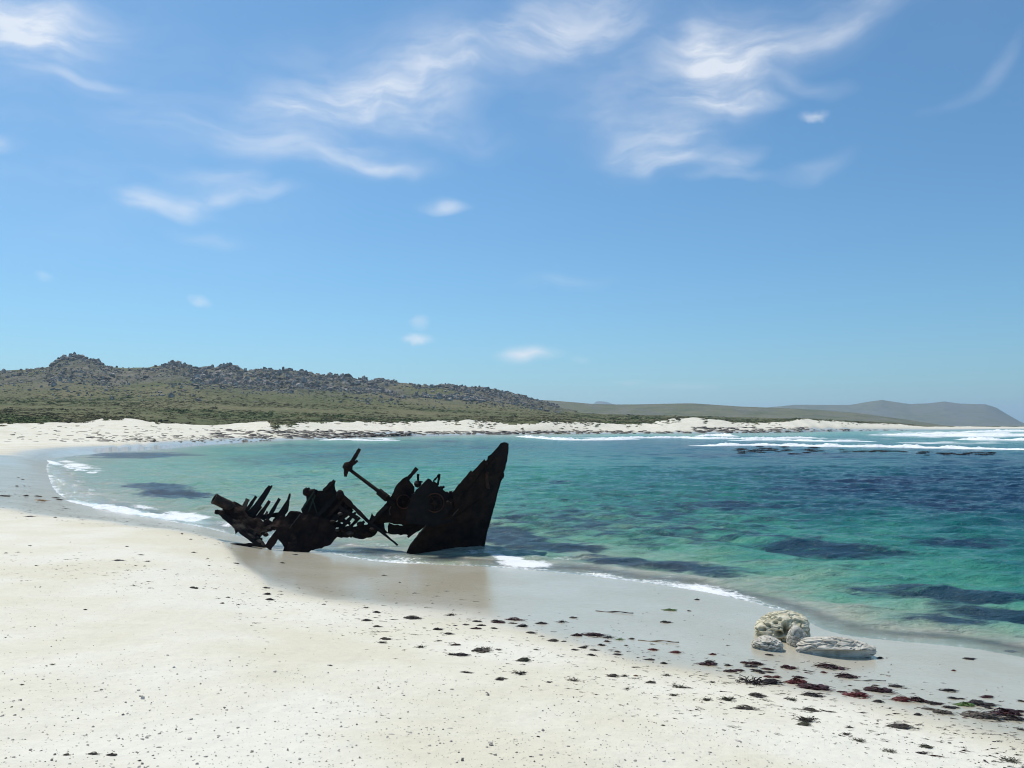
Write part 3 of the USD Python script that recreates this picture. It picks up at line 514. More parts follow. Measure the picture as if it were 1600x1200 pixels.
for i in range(90):
    x, y = (kr.uniform(1150, 1290), kr.normal(704, 2.2)) if i < 50 else ((kr.uniform(1300, 1420), kr.normal(706, 1.8)) if i < 70 else (kr.uniform(1440, 1560), kr.normal(710, 1.3)))
    p = at_z(x, y, 0); s = kr.uniform(.20, .48); m4 = mat4((p[0], p[1], 0), kr.uniform(0, 6.28), (s * 1.1, s, s * 1.15))
    t = dict(label='dark kelp fronds breaking the surface in front of the long white breaker', cat='kelp', group='floating kelp in front of the surf')
    if kp is None:
        kp = thing('floating_kelp', **t); kp.MakeMatrixXform().Set(m4)
        for k in range(3): obj('frond', kelp_patch(100 + k), weed['dark'], kp)
    else: copy_of(kp, m4, **t)

# ------------------------------------------------------------------ boulders and scrub on the hill
def hull_rock(seed, n=16, sq=(1, .85, .75), base=True):
    r = np.random.default_rng(seed); p = r.normal(size=(n, 3)); p /= np.linalg.norm(p, axis=1, keepdims=True); p *= r.uniform(.75, 1.05, (n, 1)) * np.array(sq)
    m = trimesh.convex.convex_hull(p); m.apply_translation((0, 0, -m.bounds[0, 2] - .25 * np.ptp(m.bounds[:, 2]))); return m
rocks = [hull_rock(200 + k, 18, sq) for k, sq in enumerate(((1, .85, .62), (.9, .9, .8), (1.25, .9, .5), (.8, .8, .95), (1, 1, .55)))]
def first_of(name, mesh, m): return (name, mesh, m)
rock_src = {}
def put_rock(kind, k, name, p, rz, s, mat, **t):
    """One boulder: the first of its shape holds the mesh, the others refer to it."""
    key = (kind, k); m4 = mat4(p, rz, s)
    if key not in rock_src:
        x = thing(name, **t); x.MakeMatrixXform().Set(m4); obj('stone', rocks[k], mat, x); rock_src[key] = x
    else: x = copy_of(rock_src[key], m4, name=name, **t)
    return x
br = np.random.default_rng(23)
def clump_field(fx_, fy_, seed, x0=-600, x1=900, y0=0, y1=1400, step=4.0):
    xs, ys = np.arange(x0, x1, step), np.arange(y0, y1, step); a, b = np.meshgrid(xs, ys, indexing='ij')
    v = meshkit.fbm(np.stack([a * fx_, b * fy_, 0 * a], -1), 3, seed)
    return lambda x, y: v[min(max(int((x - x0) / step), 0), len(xs) - 1), min(max(int((y - y0) / step), 0), len(ys) - 1)]
field_a, field_b = clump_field(.022, .022, 33), clump_field(.018, .018, 35); field_c = clump_field(.5, .6, 37, -14, 14, 0, 16, .1)
fx, fy, fr_ = (np.array([p[i] for p in FOOT]) for i in range(3)); rx, ry, rr_ = (np.array([p[i] for p in RIDGE]) for i in range(3))
def hill_point(x, frac):
    r = np.interp(x, fx, fr_) * (1 - frac) + np.interp(x, rx, rr_) * frac; X_ = (x - 800) / F * r; return np.array([X_, r, ground(X_, r)])
cand = []
dens_x = lambda x: np.interp(x, [-60, 60, 90, 170, 200, 240, 280, 620, 680, 860, 880], [.25, .3, .9, .8, .4, .7, 1, 1, .9, .9, .1])
while len(cand) < 9000:
    x, f = br.uniform(-60, 878), br.uniform(-.06, 1.0)
    p = hill_point(x, f); d = dens_x(x) * np.clip(.04 + .98 * f ** 1.25 + (.35 if (280 < x < 620 and f > .35) else 0), 0, 1) * np.clip((field_a(p[0], p[1]) - .33) * 4, .08, 1)
    if br.uniform() < d: cand.append((p, min(.42 + br.exponential(.48), 3.0) * (1 + .25 * (f > .8))))
# crags: rows of big blocks on the skyline and cliff faces
def crag(n, x0, x1, f0, f1, s0, s1, tall):
    for _ in range(n):
        x = br.uniform(x0, x1); cand.append((hill_point(x, br.uniform(f0, f1)), br.uniform(s0, s1) * (1, tall)[br.uniform() < .6]))
crag(55, 80, 158, .90, 1.0, 1.8, 4.8, 1.0); crag(55, 262, 610, .90, 1.0, 2.4, 4.6, 1.0); crag(24, 640, 850, .92, 1.0, 1.6, 3.2, 1.0); crag(100, 250, 440, .82, 1.0, 1.0, 2.6, 1.0); crag(90, 440, 620, .82, 1.0, 1.0, 2.4, 1.0); crag(60, 640, 860, .88, 1.0, .8, 1.9, 1.0)
crag(110, 300, 420, .50, .8, 1.5, 4.8, 1.0); crag(130, 420, 605, .46, .8, 1.5, 5.0, 1.0); crag(90, 660, 765, .34, .56, 1.4, 4.0, 1.0); crag(12, 562, 578, .93, 1.0, 2.2, 3.8, 1.0); crag(8, 107, 132, .97, 1.0, 2.4, 3.6, 1.0); crag(80, 640, 860, .5, .9, .8, 2.4, 1.0)
cand.sort(key=lambda c: -c[1])
for i, (p, s) in enumerate(cand[:300]):
    px = 800 + F * p[0] / p[1]; top = p[1] > 725
    lab, grp = (('grey boulder on the knobbly summit outcrop at the left end of the ridge', 'boulders of the left summit outcrop') if px < 180 and top else
                ('dark grey boulder on the skyline of the long rocky ridge', 'boulders along the skyline') if top else
                ('grey block in the low cliff near the right end of the ridge', 'blocks of the right-hand cliff') if px > 640 else
                ('grey block in the crags below the middle of the ridge', 'blocks of the middle crags') if px > 240 else ('grey boulder on the open slope below the left summit', 'boulders on the left slope'))
    k = int(br.integers(0, 5)); put_rock('hill', k, 'boulder', p + [0, 0, -.1 * s], br.uniform(0, 6.28), np.array([s, s, s]) * br.uniform(.75, 1.15, 3), boulder_mat, label=lab, cat='boulder', group=grp)
rest = cand[300:]
instancer('scree', [('stone', m, boulder_mat) for m in rocks], [p for p, s in rest], [np.array([s, s, s]) * br.uniform(.7, 1.2, 3) for p, s in rest], br.uniform(0, 6.28, len(rest)), br.integers(0, 5, len(rest)),
          label='grey scree and small boulders strewn over the rocky ridge', cat='scree')
def bush(seed):
    r = np.random.default_rng(seed); ms = []
    for k in range(46):
        d = r.normal(size=3); d /= np.linalg.norm(d); d[2] = abs(d[2]); c = d * r.uniform(.55, 1.0) * [1, 1, .62]
        a = r.normal(size=(3, 3)) * .22; ms.append((c + a, [[0, 1, 2]]))
    core = trimesh.creation.icosphere(1, .7); core.vertices *= (1, 1, .6); core.vertices += r.normal(size=core.vertices.shape) * .06
    return trimesh.util.concatenate([core] + [trimesh.Trimesh(v, f, process=False) for v, f in ms])
bushes = [bush(300 + k) for k in range(4)]
pts, scl, wh = [], [], []
while len(pts) < 19000:
    x = br.uniform(-60, 1430); rd = np.interp(x, list(DR), list(DR.values())); r1 = np.interp(x, rx, rr_); r = rd * 1.005 + (r1 * .995 - rd) * br.uniform() ** 1.5
    f = np.clip((r - np.interp(x, fx, fr_)) / (r1 - np.interp(x, fx, fr_)), 0, 1) if x < 880 else 0
    if br.uniform() < f * .8: continue
    X_ = (x - 800) / F * r; nz = field_b(X_, r)
    if nz < .30 + .2 * br.uniform(): continue
    s = (.30 + br.exponential(.22)) * (1 + .25 * (nz > .6)); pts.append((X_, r)); scl.append(np.array([1.4 * s, 1.4 * s, .58 * s]) * br.uniform(.8, 1.25, 3)); wh.append(int(br.integers(0, 4)) + 4 * (nz > .62))
for x, y in [(br.uniform(-40, 1430), 0) for a in range(1500)]:          # tufts that hold the dune edge
    rd = np.interp(x, list(DR), list(DR.values())); rd *= 1 + (br.triangular(-.10, 0, .02) if math.sin(x * .11) + math.sin(x * .043 + 1) + math.sin(x * .31) * .7 > .2 else br.uniform(-.01, .02)); pts.append(((x - 800) / F * rd, rd)); s = br.uniform(.3, .8) * (1.3 if 1040 < x < 1140 else 1); scl.append((1.6 * s, 1.4 * s, .6 * s)); wh.append(int(br.integers(0, 4)) + 4 * (br.uniform() < .3))
pts = np.array(pts); zz = grounds(pts[:, 0], pts[:, 1])
instancer('scrub', [('bush', b, scrub_mat) for b in bushes] + [('green_bush', b, scrub_green) for b in bushes], np.c_[pts, zz - .05], scl, br.uniform(0, 6.28, len(pts)), wh, label='low grey-green scrub covering the flat land and slopes behind the beach', cat='scrub')
# rocks along the far shore
sr = np.random.default_rng(29); L = []
def shore_rocks(n, x0, x1, y0, y1, s0, s1):
    for _ in range(n):
        t = sr.uniform(); x = x0 + (x1 - x0) * t; p = at_ground(x, sr.uniform(y0, y1) if np.ndim(y0) == 0 else sr.uniform(np.interp(x, *y0), np.interp(x, *y1)))
        L.append((p, sr.uniform(s0, s1) * (p[1] / 200) ** .35, x))
shore_rocks(170, 0, 420, 666, 692, .10, .45); shore_rocks(230, 130, 430, 681, 691, .12, .42); shore_rocks(150, 330, 560, 672, 685, .35, 1.0); shore_rocks(150, 440, 640, 673, 683, .4, 1.1); shore_rocks(130, 620, 800, 674.5, 679.5, .4, .9); shore_rocks(150, 780, 1080, 674, 678, .4, .9); shore_rocks(150, 1080, 1260, 668, 676.5, .5, 1.3); shore_rocks(50, 1240, 1420, 671, 674.6, .4, .8)
L.sort(key=lambda c: -c[1] / c[0][1])
for p, s, x in L[:300]:
    lab, grp = (('low grey rock on the pale sand at the left, beyond the bay', 'rocks on the sand left of the bay') if x < 330 else ('dark low rock at the water line behind the stern of the wreck', 'rocks behind the wreck') if x < 640 else
                ('dark rock of the low reef along the far beach behind the bow', 'rocks of the far beach reef') if x < 1080 else ('dark rock of the spit below the pale dunes', 'rocks of the spit'))
    k = int(sr.integers(0, 5)); put_rock('shore', k, 'shore_rock', p + [0, 0, -.12 * s], sr.uniform(0, 6.28), np.array([2.0, 1.5, .38]) * s * sr.uniform(.7, 1.25, 3), shore_rock, label=lab, cat='rock', group=grp)
rest = L[300:]
instancer('shore_stones', [('stone', m, shore_rock) for m in rocks], [p for p, s, x in rest], [np.array([2.1, 1.5, .36]) * s * sr.uniform(.6, 1.2, 3) for p, s, x in rest], sr.uniform(0, 6.28, len(rest)), sr.integers(0, 5, len(rest)), label='small dark stones along the far water line', cat='stones')
# ------------------------------------------------------------------ the wreck
def z1(p): return [(320 + x / 5.715, 670 + y / 5.715) for x, y in p]
def z2(p): return [(560 + x / 5.715, 670 + y / 5.715) for x, y in p]
def rough_edge(pts, amp, seed):
    r = np.random.default_rng(seed); out = []
    for a, b in zip(pts, pts[1:] + pts[:1]):
        a, b = np.array(a), np.array(b); n = max(1, int(np.linalg.norm(b - a) / 4))
        for k in range(n): out.append(a + (b - a) * k / n + (r.normal(0, amp, 2) if k else 0))
    return Polygon(out).buffer(0)
def biggest(g): return max(g.geoms, key=lambda q: q.area) if hasattr(g, 'geoms') else g
def outward(t):
    if t.volume < 0: t.invert()
    return t
def plate_mesh(poly, yfun, thick=.03, size=5.0, dent=.02, seed=0):
    """A bent, dented iron plate: the outline, given where the photo shows it, stood up at its own distance with its own thickness."""
    v, f = trimesh.creation.triangulate_polygon(biggest(poly), engine='earcut'); v, f = trimesh.remesh.subdivide_to_size(np.c_[v, 0 * v[:, 0]], f, size, max_iter=12)
    m = trimesh.Trimesh(v, f, process=True, merge_tex=True); m.merge_vertices(); v, f = m.vertices[:, :2], m.faces
    if m.face_normals[:, 2].mean() < 0: f = f[:, ::-1]
    dd = dent * 2 * (meshkit.fbm(np.c_[v / 14.0, np.full(len(v), seed)], 3, seed) - .5)
    A = np.array([at_y(x, y, yfun(x, y) + d) for (x, y), d in zip(v, dd)]); B = np.array([at_y(x, y, yfun(x, y) + d + thick) for (x, y), d in zip(v, dd)])
    de = np.concatenate([f[:, [1, 0]], f[:, [2, 1]], f[:, [0, 2]]]); e = np.sort(de, 1); ue, ix, c = np.unique(e, axis=0, return_index=True, return_counts=True); be = de[ix[c == 1]]; n = len(v)
    walls = np.vstack([np.c_[be[:, 0], be[:, 1], be[:, 1] + n], np.c_[be[:, 0], be[:, 1] + n, be[:, 0] + n]])
    return outward(trimesh.Trimesh(np.vstack([A, B]), np.vstack([f, f[:, ::-1] + n, walls]), process=False))
def bar_mesh(a, b, wa, wb, ya, yb, deep=.05, seed=0, n=9, bend=0.0, wob=.12):
    """A tapering, corroded iron bar between two spots of the wreck (photo px), each at its own distance."""
    a, b = np.array(a, float), np.array(b, float); r = np.random.default_rng(seed); d = (b - a) / np.linalg.norm(b - a); nn = np.array([-d[1], d[0]])
    vs = []
    for i, t in enumerate(np.linspace(0, 1, n)):
        c = a + (b - a) * t + nn * bend * math.sin(t * math.pi) + nn * r.normal(0, .12); w = (wa + (wb - wa) * t) / 2 * (1 + r.normal(0, wob)); y = ya + (yb - ya) * t
        vs += [at_y(*(c + nn * w), y - deep / 2), at_y(*(c - nn * w), y - deep / 2), at_y(*(c - nn * w), y + deep / 2), at_y(*(c + nn * w), y + deep / 2)]
    f = [[0, 1, 2], [0, 2, 3]]
    for i in range(n - 1):
        for k in range(4):
            p, q = i * 4 + k, i * 4 + (k + 1) % 4; f += [[p, q, q + 4], [p, q + 4, p + 4]]
    f += [[4 * n - 4, 4 * n - 2, 4 * n - 3], [4 * n - 4, 4 * n - 1, 4 * n - 2]]
    t = trimesh.Trimesh(np.array(vs), f, process=False); return outward(t)
def pipe_mesh(a, b, ra, rb, ya, yb, sides=18, hollow=0.0, n=8, seed=0, flare=None):
    """A round iron pipe or shaft between two spots (radii in photo px)."""
    A, B = at_y(*a, ya), at_y(*b, yb); ax = (B - A); L = np.linalg.norm(ax); ax /= L; u = np.cross(ax, [0, 1, 0.1]); u /= np.linalg.norm(u); w = np.cross(ax, u); k = (ya + yb) / 2 / F; r = np.random.default_rng(seed)
    prof = [(t, (ra + (rb - ra) * t) * k * (1 + r.normal(0, .02))) for t in np.linspace(0, 1, n)]
    if flare: prof = [(t, rr * (1 + flare * math.exp(-t * 14))) for t, rr in prof]
    if hollow: prof = [(.12, prof[0][1] * hollow), (0.0, prof[0][1] * hollow)] + prof
    th = np.linspace(0, 2 * math.pi, sides, endpoint=False); ring = lambda t, rr: A + ax * L * t + rr * (np.cos(th)[:, None] * u + np.sin(th)[:, None] * w)
    vs = np.vstack([ring(t, rr) for t, rr in prof] + [[A + ax * L * prof[0][0]], [B]]); m = len(prof); f = []
    for i in range(m - 1):
        for j in range(sides):
            p, q = i * sides + j, i * sides + (j + 1) % sides; f += [[p, q, q + sides], [p, q + sides, p + sides]]
    for j in range(sides): f += [[m * sides, (j + 1) % sides, j], [m * sides + 1, (m - 1) * sides + j, (m - 1) * sides + (j + 1) % sides]]
    return trimesh.Trimesh(vs, f, process=False)
def ring_mesh(c, rx, ry, y, tube, sides=40, lean=0.0):
    k = y / F; C = at_y(*c, y); th = np.linspace(0, 2 * math.pi, sides, endpoint=False); vs, f = [], []
    for t in th:
        for q in np.linspace(0, 2 * math.pi, 8, endpoint=False):
            e = 1 + 0; vs.append(C + [(rx * k + tube * math.cos(q)) * math.cos(t), tube * math.sin(q) + lean * math.cos(t), (ry * k + tube * math.cos(q)) * math.sin(t)])
    n = 8
    for i in range(sides):
        for j in range(n):
            a, b, c_, d = i * n + j, ((i + 1) % sides) * n + j, ((i + 1) % sides) * n + (j + 1) % n, i * n + (j + 1) % n; f += [[a, b, c_], [a, c_, d]]
    t = trimesh.Trimesh(vs, f, process=False); return outward(t)
def lump_mesh(c, r, y, seed=0, sq=(1, 1, 1)):
    m = trimesh.creation.icosphere(3, 1.0); m.vertices *= 1 + .35 * (meshkit.fbm(m.vertices * 2.2 + seed * 7, 3, seed)[:, None] - .5); m.vertices *= np.array(sq) * r * y / F; m.apply_translation(at_y(*c, y)); return m
def nuts(path_pts, yfun, every, r, seed=0):
    """Rivet heads along a seam (one part)."""
    L_ = LineString(path_pts); ms = []
    for s in np.arange(every, L_.length, every):
        x, y = L_.interpolate(s).coords[0]; m = trimesh.creation.icosphere(1, r); m.apply_translation(at_y(x, y, yfun(x, y) - .004)); ms.append(m)
    return trimesh.util.concatenate(ms)

Yb = at_z(700, 862, 0)[1]                                   # distance of the bow where it stands in the water
bo = at_z(705, 862, 0)
bow = thing('wreck_bow', bo, label='tall black rusted ship bow with pointed stem standing in the shallows', cat='shipwreck')
def part(parent, o, name, mesh, m, smooth=False, **t): return obj(name, mesh, m, parent, smooth, origin=o, **t)
def stem_x(py): return 560 + np.interp((py - 670) * 5.715, [125, 250, 380, 500, 700, 950, 1100], [1330, 1325, 1290, 1250, 1200, 1130, 1108]) / 5.715
def beam_of(px, py):                                        # half breadth of the hull aft of the stem
    return 1.25 * (1 - math.exp(-max(stem_x(py) - px, 0) / 55.0)) * np.interp(py, [690, 760, 870], [1.0, .95, .45])
near = lambda px, py: Yb + .55 - beam_of(px, py)
far = lambda px, py: Yb + .63 + beam_of(px, py)
BOW = z2([(840, 572), (880, 520), (940, 450), (1005, 374), (1015, 388), (1060, 345), (1125, 275), (1133, 292), (1200, 215), (1270, 132), (1300, 122), (1328, 126), (1333, 160), (1325, 250), (1308, 320), (1292, 378), (1296, 400), (1282, 436), (1262, 446), (1250, 500), (1225, 600), (1200, 700), (1165, 830), (1130, 950), (1112, 1060), (1105, 1150), (425, 1150), (438, 1090), (460, 1042), (530, 950), (612, 852), (640, 850), (760, 800), (865, 705), (850, 640)])
bp = rough_edge(BOW, .55, 1)
for i in range(5):                                          # strakes: lapped plates that run up with the sheer
    band = Polygon([(560, 905 - 46 * i - (0 if i else -60)), (830, 850 - 64 * i - (0 if i else -60)), (830, 850 - 64 * (i + 1) - (90 if i == 4 else 0)), (560, 905 - 46 * (i + 1) - (90 if i == 4 else 0))])
    piece = bp.intersection(band)
    if piece.is_empty: continue
    for gpoly in (piece.geoms if hasattr(piece, 'geoms') else [piece]):
        if gpoly.area < 20: continue
        part(bow, bo, 'hull_plate', plate_mesh(gpoly.buffer(.5), lambda x, y, i=i: near(x, y) - .022 * (i % 2), .03, 5, .05, 10 + i), rust if i != 3 else rust_black)
fp = rough_edge(BOW, .6, 3).buffer(-2.2)
part(bow, bo, 'far_hull_plate', plate_mesh(fp, far, .03, 8, .05, 20), rust)
part(bow, bo, 'stem_post', trimesh.util.concatenate([bar_mesh((stem_x(p), p), (stem_x(q), q), 4.5, 4.5, Yb + .60, Yb + .60, .10, k, n=5, wob=.1) for k, (p, q) in enumerate(zip(range(693, 868, 14), range(708, 886, 14)))]), rust_black)
part(bow, bo, 'rust_scar', plate_mesh(rough_edge(z2([(1140, 380), (1165, 385), (1160, 450), (1172, 540), (1140, 530), (1132, 450)]), .8, 5), lambda x, y: near(x, y) - .05, .02, 4, .02, 4), rust_red, label='patch of brighter red rust')
for k, (a, b) in enumerate([((905, 640), (1215, 255)), ((700, 905), (1190, 560))]):
    L_ = z2([a, b]); part(bow, bo, 'rivet_row', nuts(L_, lambda x, y: near(x, y) - .022, 3.2, .018), rust_black)
for k, (x, y0, y1) in enumerate([(735, 800, 735), (705, 815, 770), (760, 790, 712)]):
    part(bow, bo, 'deck_beam', (lambda A, B: trimesh.creation.cylinder(.05, segment=[A, B], sections=8))(at_y(x, y1 + 12, near(x, y1)), at_y(x, y1 + 12, far(x, y1))), rust)
y2 = lambda x, y: Yb - .25 + .006 * (x - 680)
P2 = z2([(480, 590), (540, 525), (590, 475), (624, 444), (645, 452), (662, 472), (700, 500), (745, 530), (790, 570), (840, 572), (872, 640), (875, 720), (850, 830), (640, 870), (600, 862), (455, 845), (420, 800), (440, 700)])
part(bow, bo, 'bulkhead_plate', plate_mesh(rough_edge(P2, .5, 6), y2, .03, 5, .04, 6), rust_black)
part(bow, bo, 'plate_rim', bar_mesh(*z2([(478, 592), (622, 446)]), 1.3, 1.3, Yb - .36, Yb - .30, .06, 7), worn_rim)
y1_ = lambda x, y: Yb + .45
P1 = z2([(95, 842), (108, 790), (120, 748), (148, 790), (200, 715), (262, 640), (310, 570), (322, 535), (352, 488), (395, 445), (432, 424), (452, 448), (500, 520), (505, 600), (480, 850), (400, 862), (270, 838), (180, 850)])
part(bow, bo, 'side_plate', plate_mesh(rough_edge(P1, .55, 8), y1_, .03, 5, .05, 8), rust)
for c, r, y in (((682, 660), 82, y2(0, 0) - .0), ((405, 650), 60, Yb + .38)):
    cx, cy = z2([c])[0]; yy = (y2(cx, cy) if r > 70 else Yb + .45) - .05; q = r / 5.715
    h = part(bow, bo, 'hawse_ring', ring_mesh((cx, cy), q, q, yy, .015), rust_red)
    obj('inner_ring', ring_mesh((cx, cy), q * .72, q * .72, yy + .02, .014), rust, h, origin=bo); obj('hub', lump_mesh((cx, cy + .5), q * .26, yy - .02, 3, (1, .5, 1.1)), rust, h, origin=bo)
    for k in range(5):
        a = k * 1.257 + .4; obj('spoke', bar_mesh((cx, cy), (cx + q * .95 * math.cos(a), cy + q * .95 * math.sin(a)), 1.6, 1.0, yy, yy, .03, k), rust, h, origin=bo)
part(bow, bo, 'frame_post', bar_mesh(*z2([(430, 462), (524, 350)]), 6.4, 6.2, Yb + .42, Yb + .42, .10, 11), rust)
part(bow, bo, 'winch_drum', lump_mesh(z2([(530, 492)])[0], 5.6, Yb + .5, 5, (1, 1.2, 1)), rust_black)
part(bow, bo, 'winch_post', bar_mesh(*z2([(532, 500), (534, 402)]), 3.2, 3.4, Yb + .5, Yb + .5, .05, 12), rust_black)
part(bow, bo, 'winch_arm', bar_mesh(*z2([(540, 470), (575, 475)]), 3.0, 2.0, Yb + .5, Yb + .45, .05, 13), rust_black)
for k, (a, b, w) in enumerate([((668, 470), (726, 404), 3.0), ((726, 404), (708, 500), 3.2), ((668, 470), (715, 505), 2.6)]): part(bow, bo, 'bracket_arm', bar_mesh(*z2([a, b]), w, w, Yb + .1, Yb + .1, .06, 14 + k), rust)
for k, (c, r) in enumerate([((738, 530), 3.4), ((790, 575), 2.4), ((825, 570), 2.8), ((760, 520), 2.0), ((800, 660), 3.2), ((825, 668), 2.2)]): part(bow, bo, 'bollard_stub', lump_mesh(z2([c])[0], r, Yb - .35 if k > 3 else Yb + .05, 20 + k), rust)
part(bow, bo, 'inner_plate', plate_mesh(rough_edge(z2([(100, 835), (180, 845), (222, 828), (238, 900), (262, 925), (272, 840), (300, 848), (400, 862), (470, 830), (620, 850), (560, 900), (450, 960), (430, 945), (330, 945), (240, 935), (150, 915), (105, 880)]), .6, 9), lambda x, y: Yb + .95, .03, 5, .06, 9), rust_black)
part(bow, bo, 'fallen_plank', bar_mesh(*z2([(440, 968), (565, 858)]), 4.0, 5.0, Yb + .1, Yb + .2, .04, 31), rust)
part(bow, bo, 'cut_edge', bar_mesh(*z2([(462, 1040), (612, 852)]), 1.8, 1.8, near(642, 850) - .03, near(665, 820) - .03, .05, 32), worn_rim)
part(bow, bo, 'hanging_cable', bar_mesh(*z2([(292, 690), (285, 770)]), 1.6, 2.4, Yb + .3, Yb + .3, .02, 33, bend=2.0), worn_rim)
part(bow, bo, 'side_cleat', bar_mesh(*z2([(840, 775), (895, 715)]), 1.6, 1.2, near(710, 800) - .06, near(715, 795) - .06, .05, 34), worn_rim)
part(bow, bo, 'bent_frame', bar_mesh(*z2([(255, 690), (110, 845)]), 6.0, 5.0, Yb + .25, Yb + .3, .08, 35, bend=1.5), rust_black)
part(bow, bo, 'stem_knob', lump_mesh(z2([(1285, 412)])[0], 3.6, Yb + .58, 36, (.8, .8, 1.6)), rust_black)
# the davit, an iron arm leaning out over the water from the broken deck
ym0, ym1 = Yb + .75, Yb + .35
part(bow, bo, 'davit_shaft', pipe_mesh(z1([(1290, 362)])[0], z2([(190, 565)])[0], 2.6, 2.9, ym0, ym1, seed=1), rust, True)
part(bow, bo, 'davit_sleeve', pipe_mesh(z2([(182, 560)])[0], z2([(258, 622)])[0], 5.6, 5.8, ym1 + .03, ym1 - .05, seed=2), rust, 30)
part(bow, bo, 'davit_socket', pipe_mesh(z2([(250, 612)])[0], z2([(320, 670)])[0], 4.4, 4.4, ym1 - .05, ym1 + .1, seed=3), rust_black, 30)
part(bow, bo, 'davit_fluke', bar_mesh(*z1([(1285, 350), (1384, 178)]), 8.6, 4.6, ym0, ym0 - .1, .10, 41, wob=.08), rust)
part(bow, bo, 'davit_fluke', bar_mesh(*z1([(1268, 320), (1256, 428)]), 9.5, 4.6, ym0, ym0 + .05, .10, 42, wob=.08), rust)
part(bow, bo, 'davit_prong', bar_mesh(*z1([(1310, 322), (1366, 284)]), 6.0, 3.4, ym0, ym0 - .2, .07, 43), rust)
part(bow, bo, 'davit_head', lump_mesh(z1([(1276, 338)])[0], 7.6, ym0, 44, (1, 1.0, 1.05)), rust)

# middle piece: a slab of plating with a lattice of frames behind it
Ym = at_z(480, 862, .03)[1]; mo = at_z(480, 862, .03)
mid = thing('wreck_midsection', mo, label='black broken hull slab with a lattice of bent frames in the middle of the wreck', cat='shipwreck')
yf = lambda x, y: Ym + .30 - .30 * np.interp(y, [795, 862], [-.6, 1.0]) + .0025 * (x - 470)
MF = rough_edge(z1([(640, 955), (640, 905), (700, 805), (768, 735), (848, 742), (880, 762), (950, 770), (1010, 792), (1080, 800), (1130, 832), (1160, 880), (1185, 960), (1140, 1010), (1100, 1042), (1020, 1068), (950, 1082), (900, 1130), (700, 1130), (690, 1104), (712, 1060), (690, 1020), (660, 990)]), .6, 51)
for i, (x0, x1) in enumerate([(420, 456), (456, 492), (492, 540)]):
    piece = MF.intersection(Polygon([(x0 + 14, 780), (x1 + 14, 780), (x1 - 14, 880), (x0 - 14, 880)]))
    part(mid, mo, 'slab_plate', plate_mesh(biggest(piece.buffer(.5)), lambda x, y, i=i: yf(x, y) - .02 * (i % 2), .04, 5, .025, 51 + i), rust)
part(mid, mo, 'slab_rim', bar_mesh(*z1([(702, 806), (640, 905)]), 1.4, 1.4, Ym + .36, Ym + .25, .06, 55), worn_rim)
part(mid, mo, 'slab_rim', bar_mesh(*z1([(768, 737), (850, 744)]), 1.6, 1.4, Ym + .42, Ym + .42, .06, 56), worn_rim)
part(mid, mo, 'slab_stiffener', bar_mesh(*z1([(855, 760), (752, 890)]), 2.0, 1.6, Ym + .30, Ym + .16, .05, 57), worn_rim)
part(mid, mo, 'side_plank', bar_mesh(*z1([(560, 1068), (688, 880)]), 13.5, 10.0, Ym + .05, Ym + .25, .07, 58), rust)
part(mid, mo, 'back_plate', plate_mesh(rough_edge(z1([(860, 722), (885, 690), (908, 640), (905, 602), (884, 562), (900, 540), (932, 520), (946, 545), (1000, 542), (1010, 552), (1050, 552), (1062, 545), (1090, 505), (1122, 468), (1140, 480), (1150, 462), (1170, 462), (1160, 500), (1164, 540), (1185, 575), (1196, 600), (1170, 640), (1120, 700), (1010, 800), (960, 790), (880, 765)]), .6, 59), lambda x, y: Ym + 1.0, .04, 5, .06, 59), rust_black)
part(mid, mo, 'weedy_stay', bar_mesh(*z1([(865, 722), (975, 560)]), 2.8, 2.2, Ym + .9, Ym + .9, .05, 60), weedy); part(mid, mo, 'weedy_stay', bar_mesh(*z1([(925, 740), (985, 590)]), 2.4, 2.0, Ym + .85, Ym + .85, .05, 61), weedy); part(mid, mo, 'weedy_stay', bar_mesh(*z1([(1005, 765), (960, 620)]), 2.0, 2.0, Ym + .8, Ym + .8, .05, 62), weedy)
part(mid, mo, 'bent_pipe', pipe_mesh(z1([(900, 575)])[0], z1([(985, 560)])[0], 5.0, 4.4, Ym + .95, Ym + .95, seed=6), rust, 30)
part(mid, mo, 'pipe_end', lump_mesh(z1([(905, 562)])[0], 5.2, Ym + .93, 63, (1, 1, 1.2)), rust)
part(mid, mo, 'top_frame', bar_mesh(*z1([(1060, 552), (1160, 462)]), 4.6, 4.6, Ym + .95, Ym + .85, .09, 64), rust_black)
part(mid, mo, 'long_brace', bar_mesh(*z1([(1195, 570), (1330, 705)]), 8.0, 8.0, Ym + .7, Ym + .7, .10, 65), rust); part(mid, mo, 'long_brace', bar_mesh(*z1([(1320, 690), (1470, 838)]), 7.0, 5.5, Ym + .7, Ym + .55, .10, 66), rust)
part(mid, mo, 'long_brace', bar_mesh(z1([(1460, 825)])[0], z2([(352, 1040)])[0], 5.0, 3.2, Ym + .55, Ym + .2, .07, 67), rust_black)
part(mid, mo, 'brace_head', lump_mesh(z1([(1208, 592)])[0], 6.0, Ym + .68, 68, (1, 1, 1.3)), rust)
for k, (a, b, w) in enumerate([((985, 800), (1180, 590), 8), ((1040, 850), (1230, 640), 6), ((1085, 885), (1265, 690), 7), ((1130, 905), (1300, 720), 7), ((1165, 940), (1350, 745), 6), ((1225, 950), (1385, 790), 7), ((1290, 960), (1425, 825), 6), ((1360, 965), (1470, 850), 6)]): part(mid, mo, 'lattice_frame', bar_mesh(*z1([a, b]), w, w * .8, Ym + .5 + .03 * k, Ym + .75, .08, 70 + k, wob=.22), rust if k % 2 else rust_black)
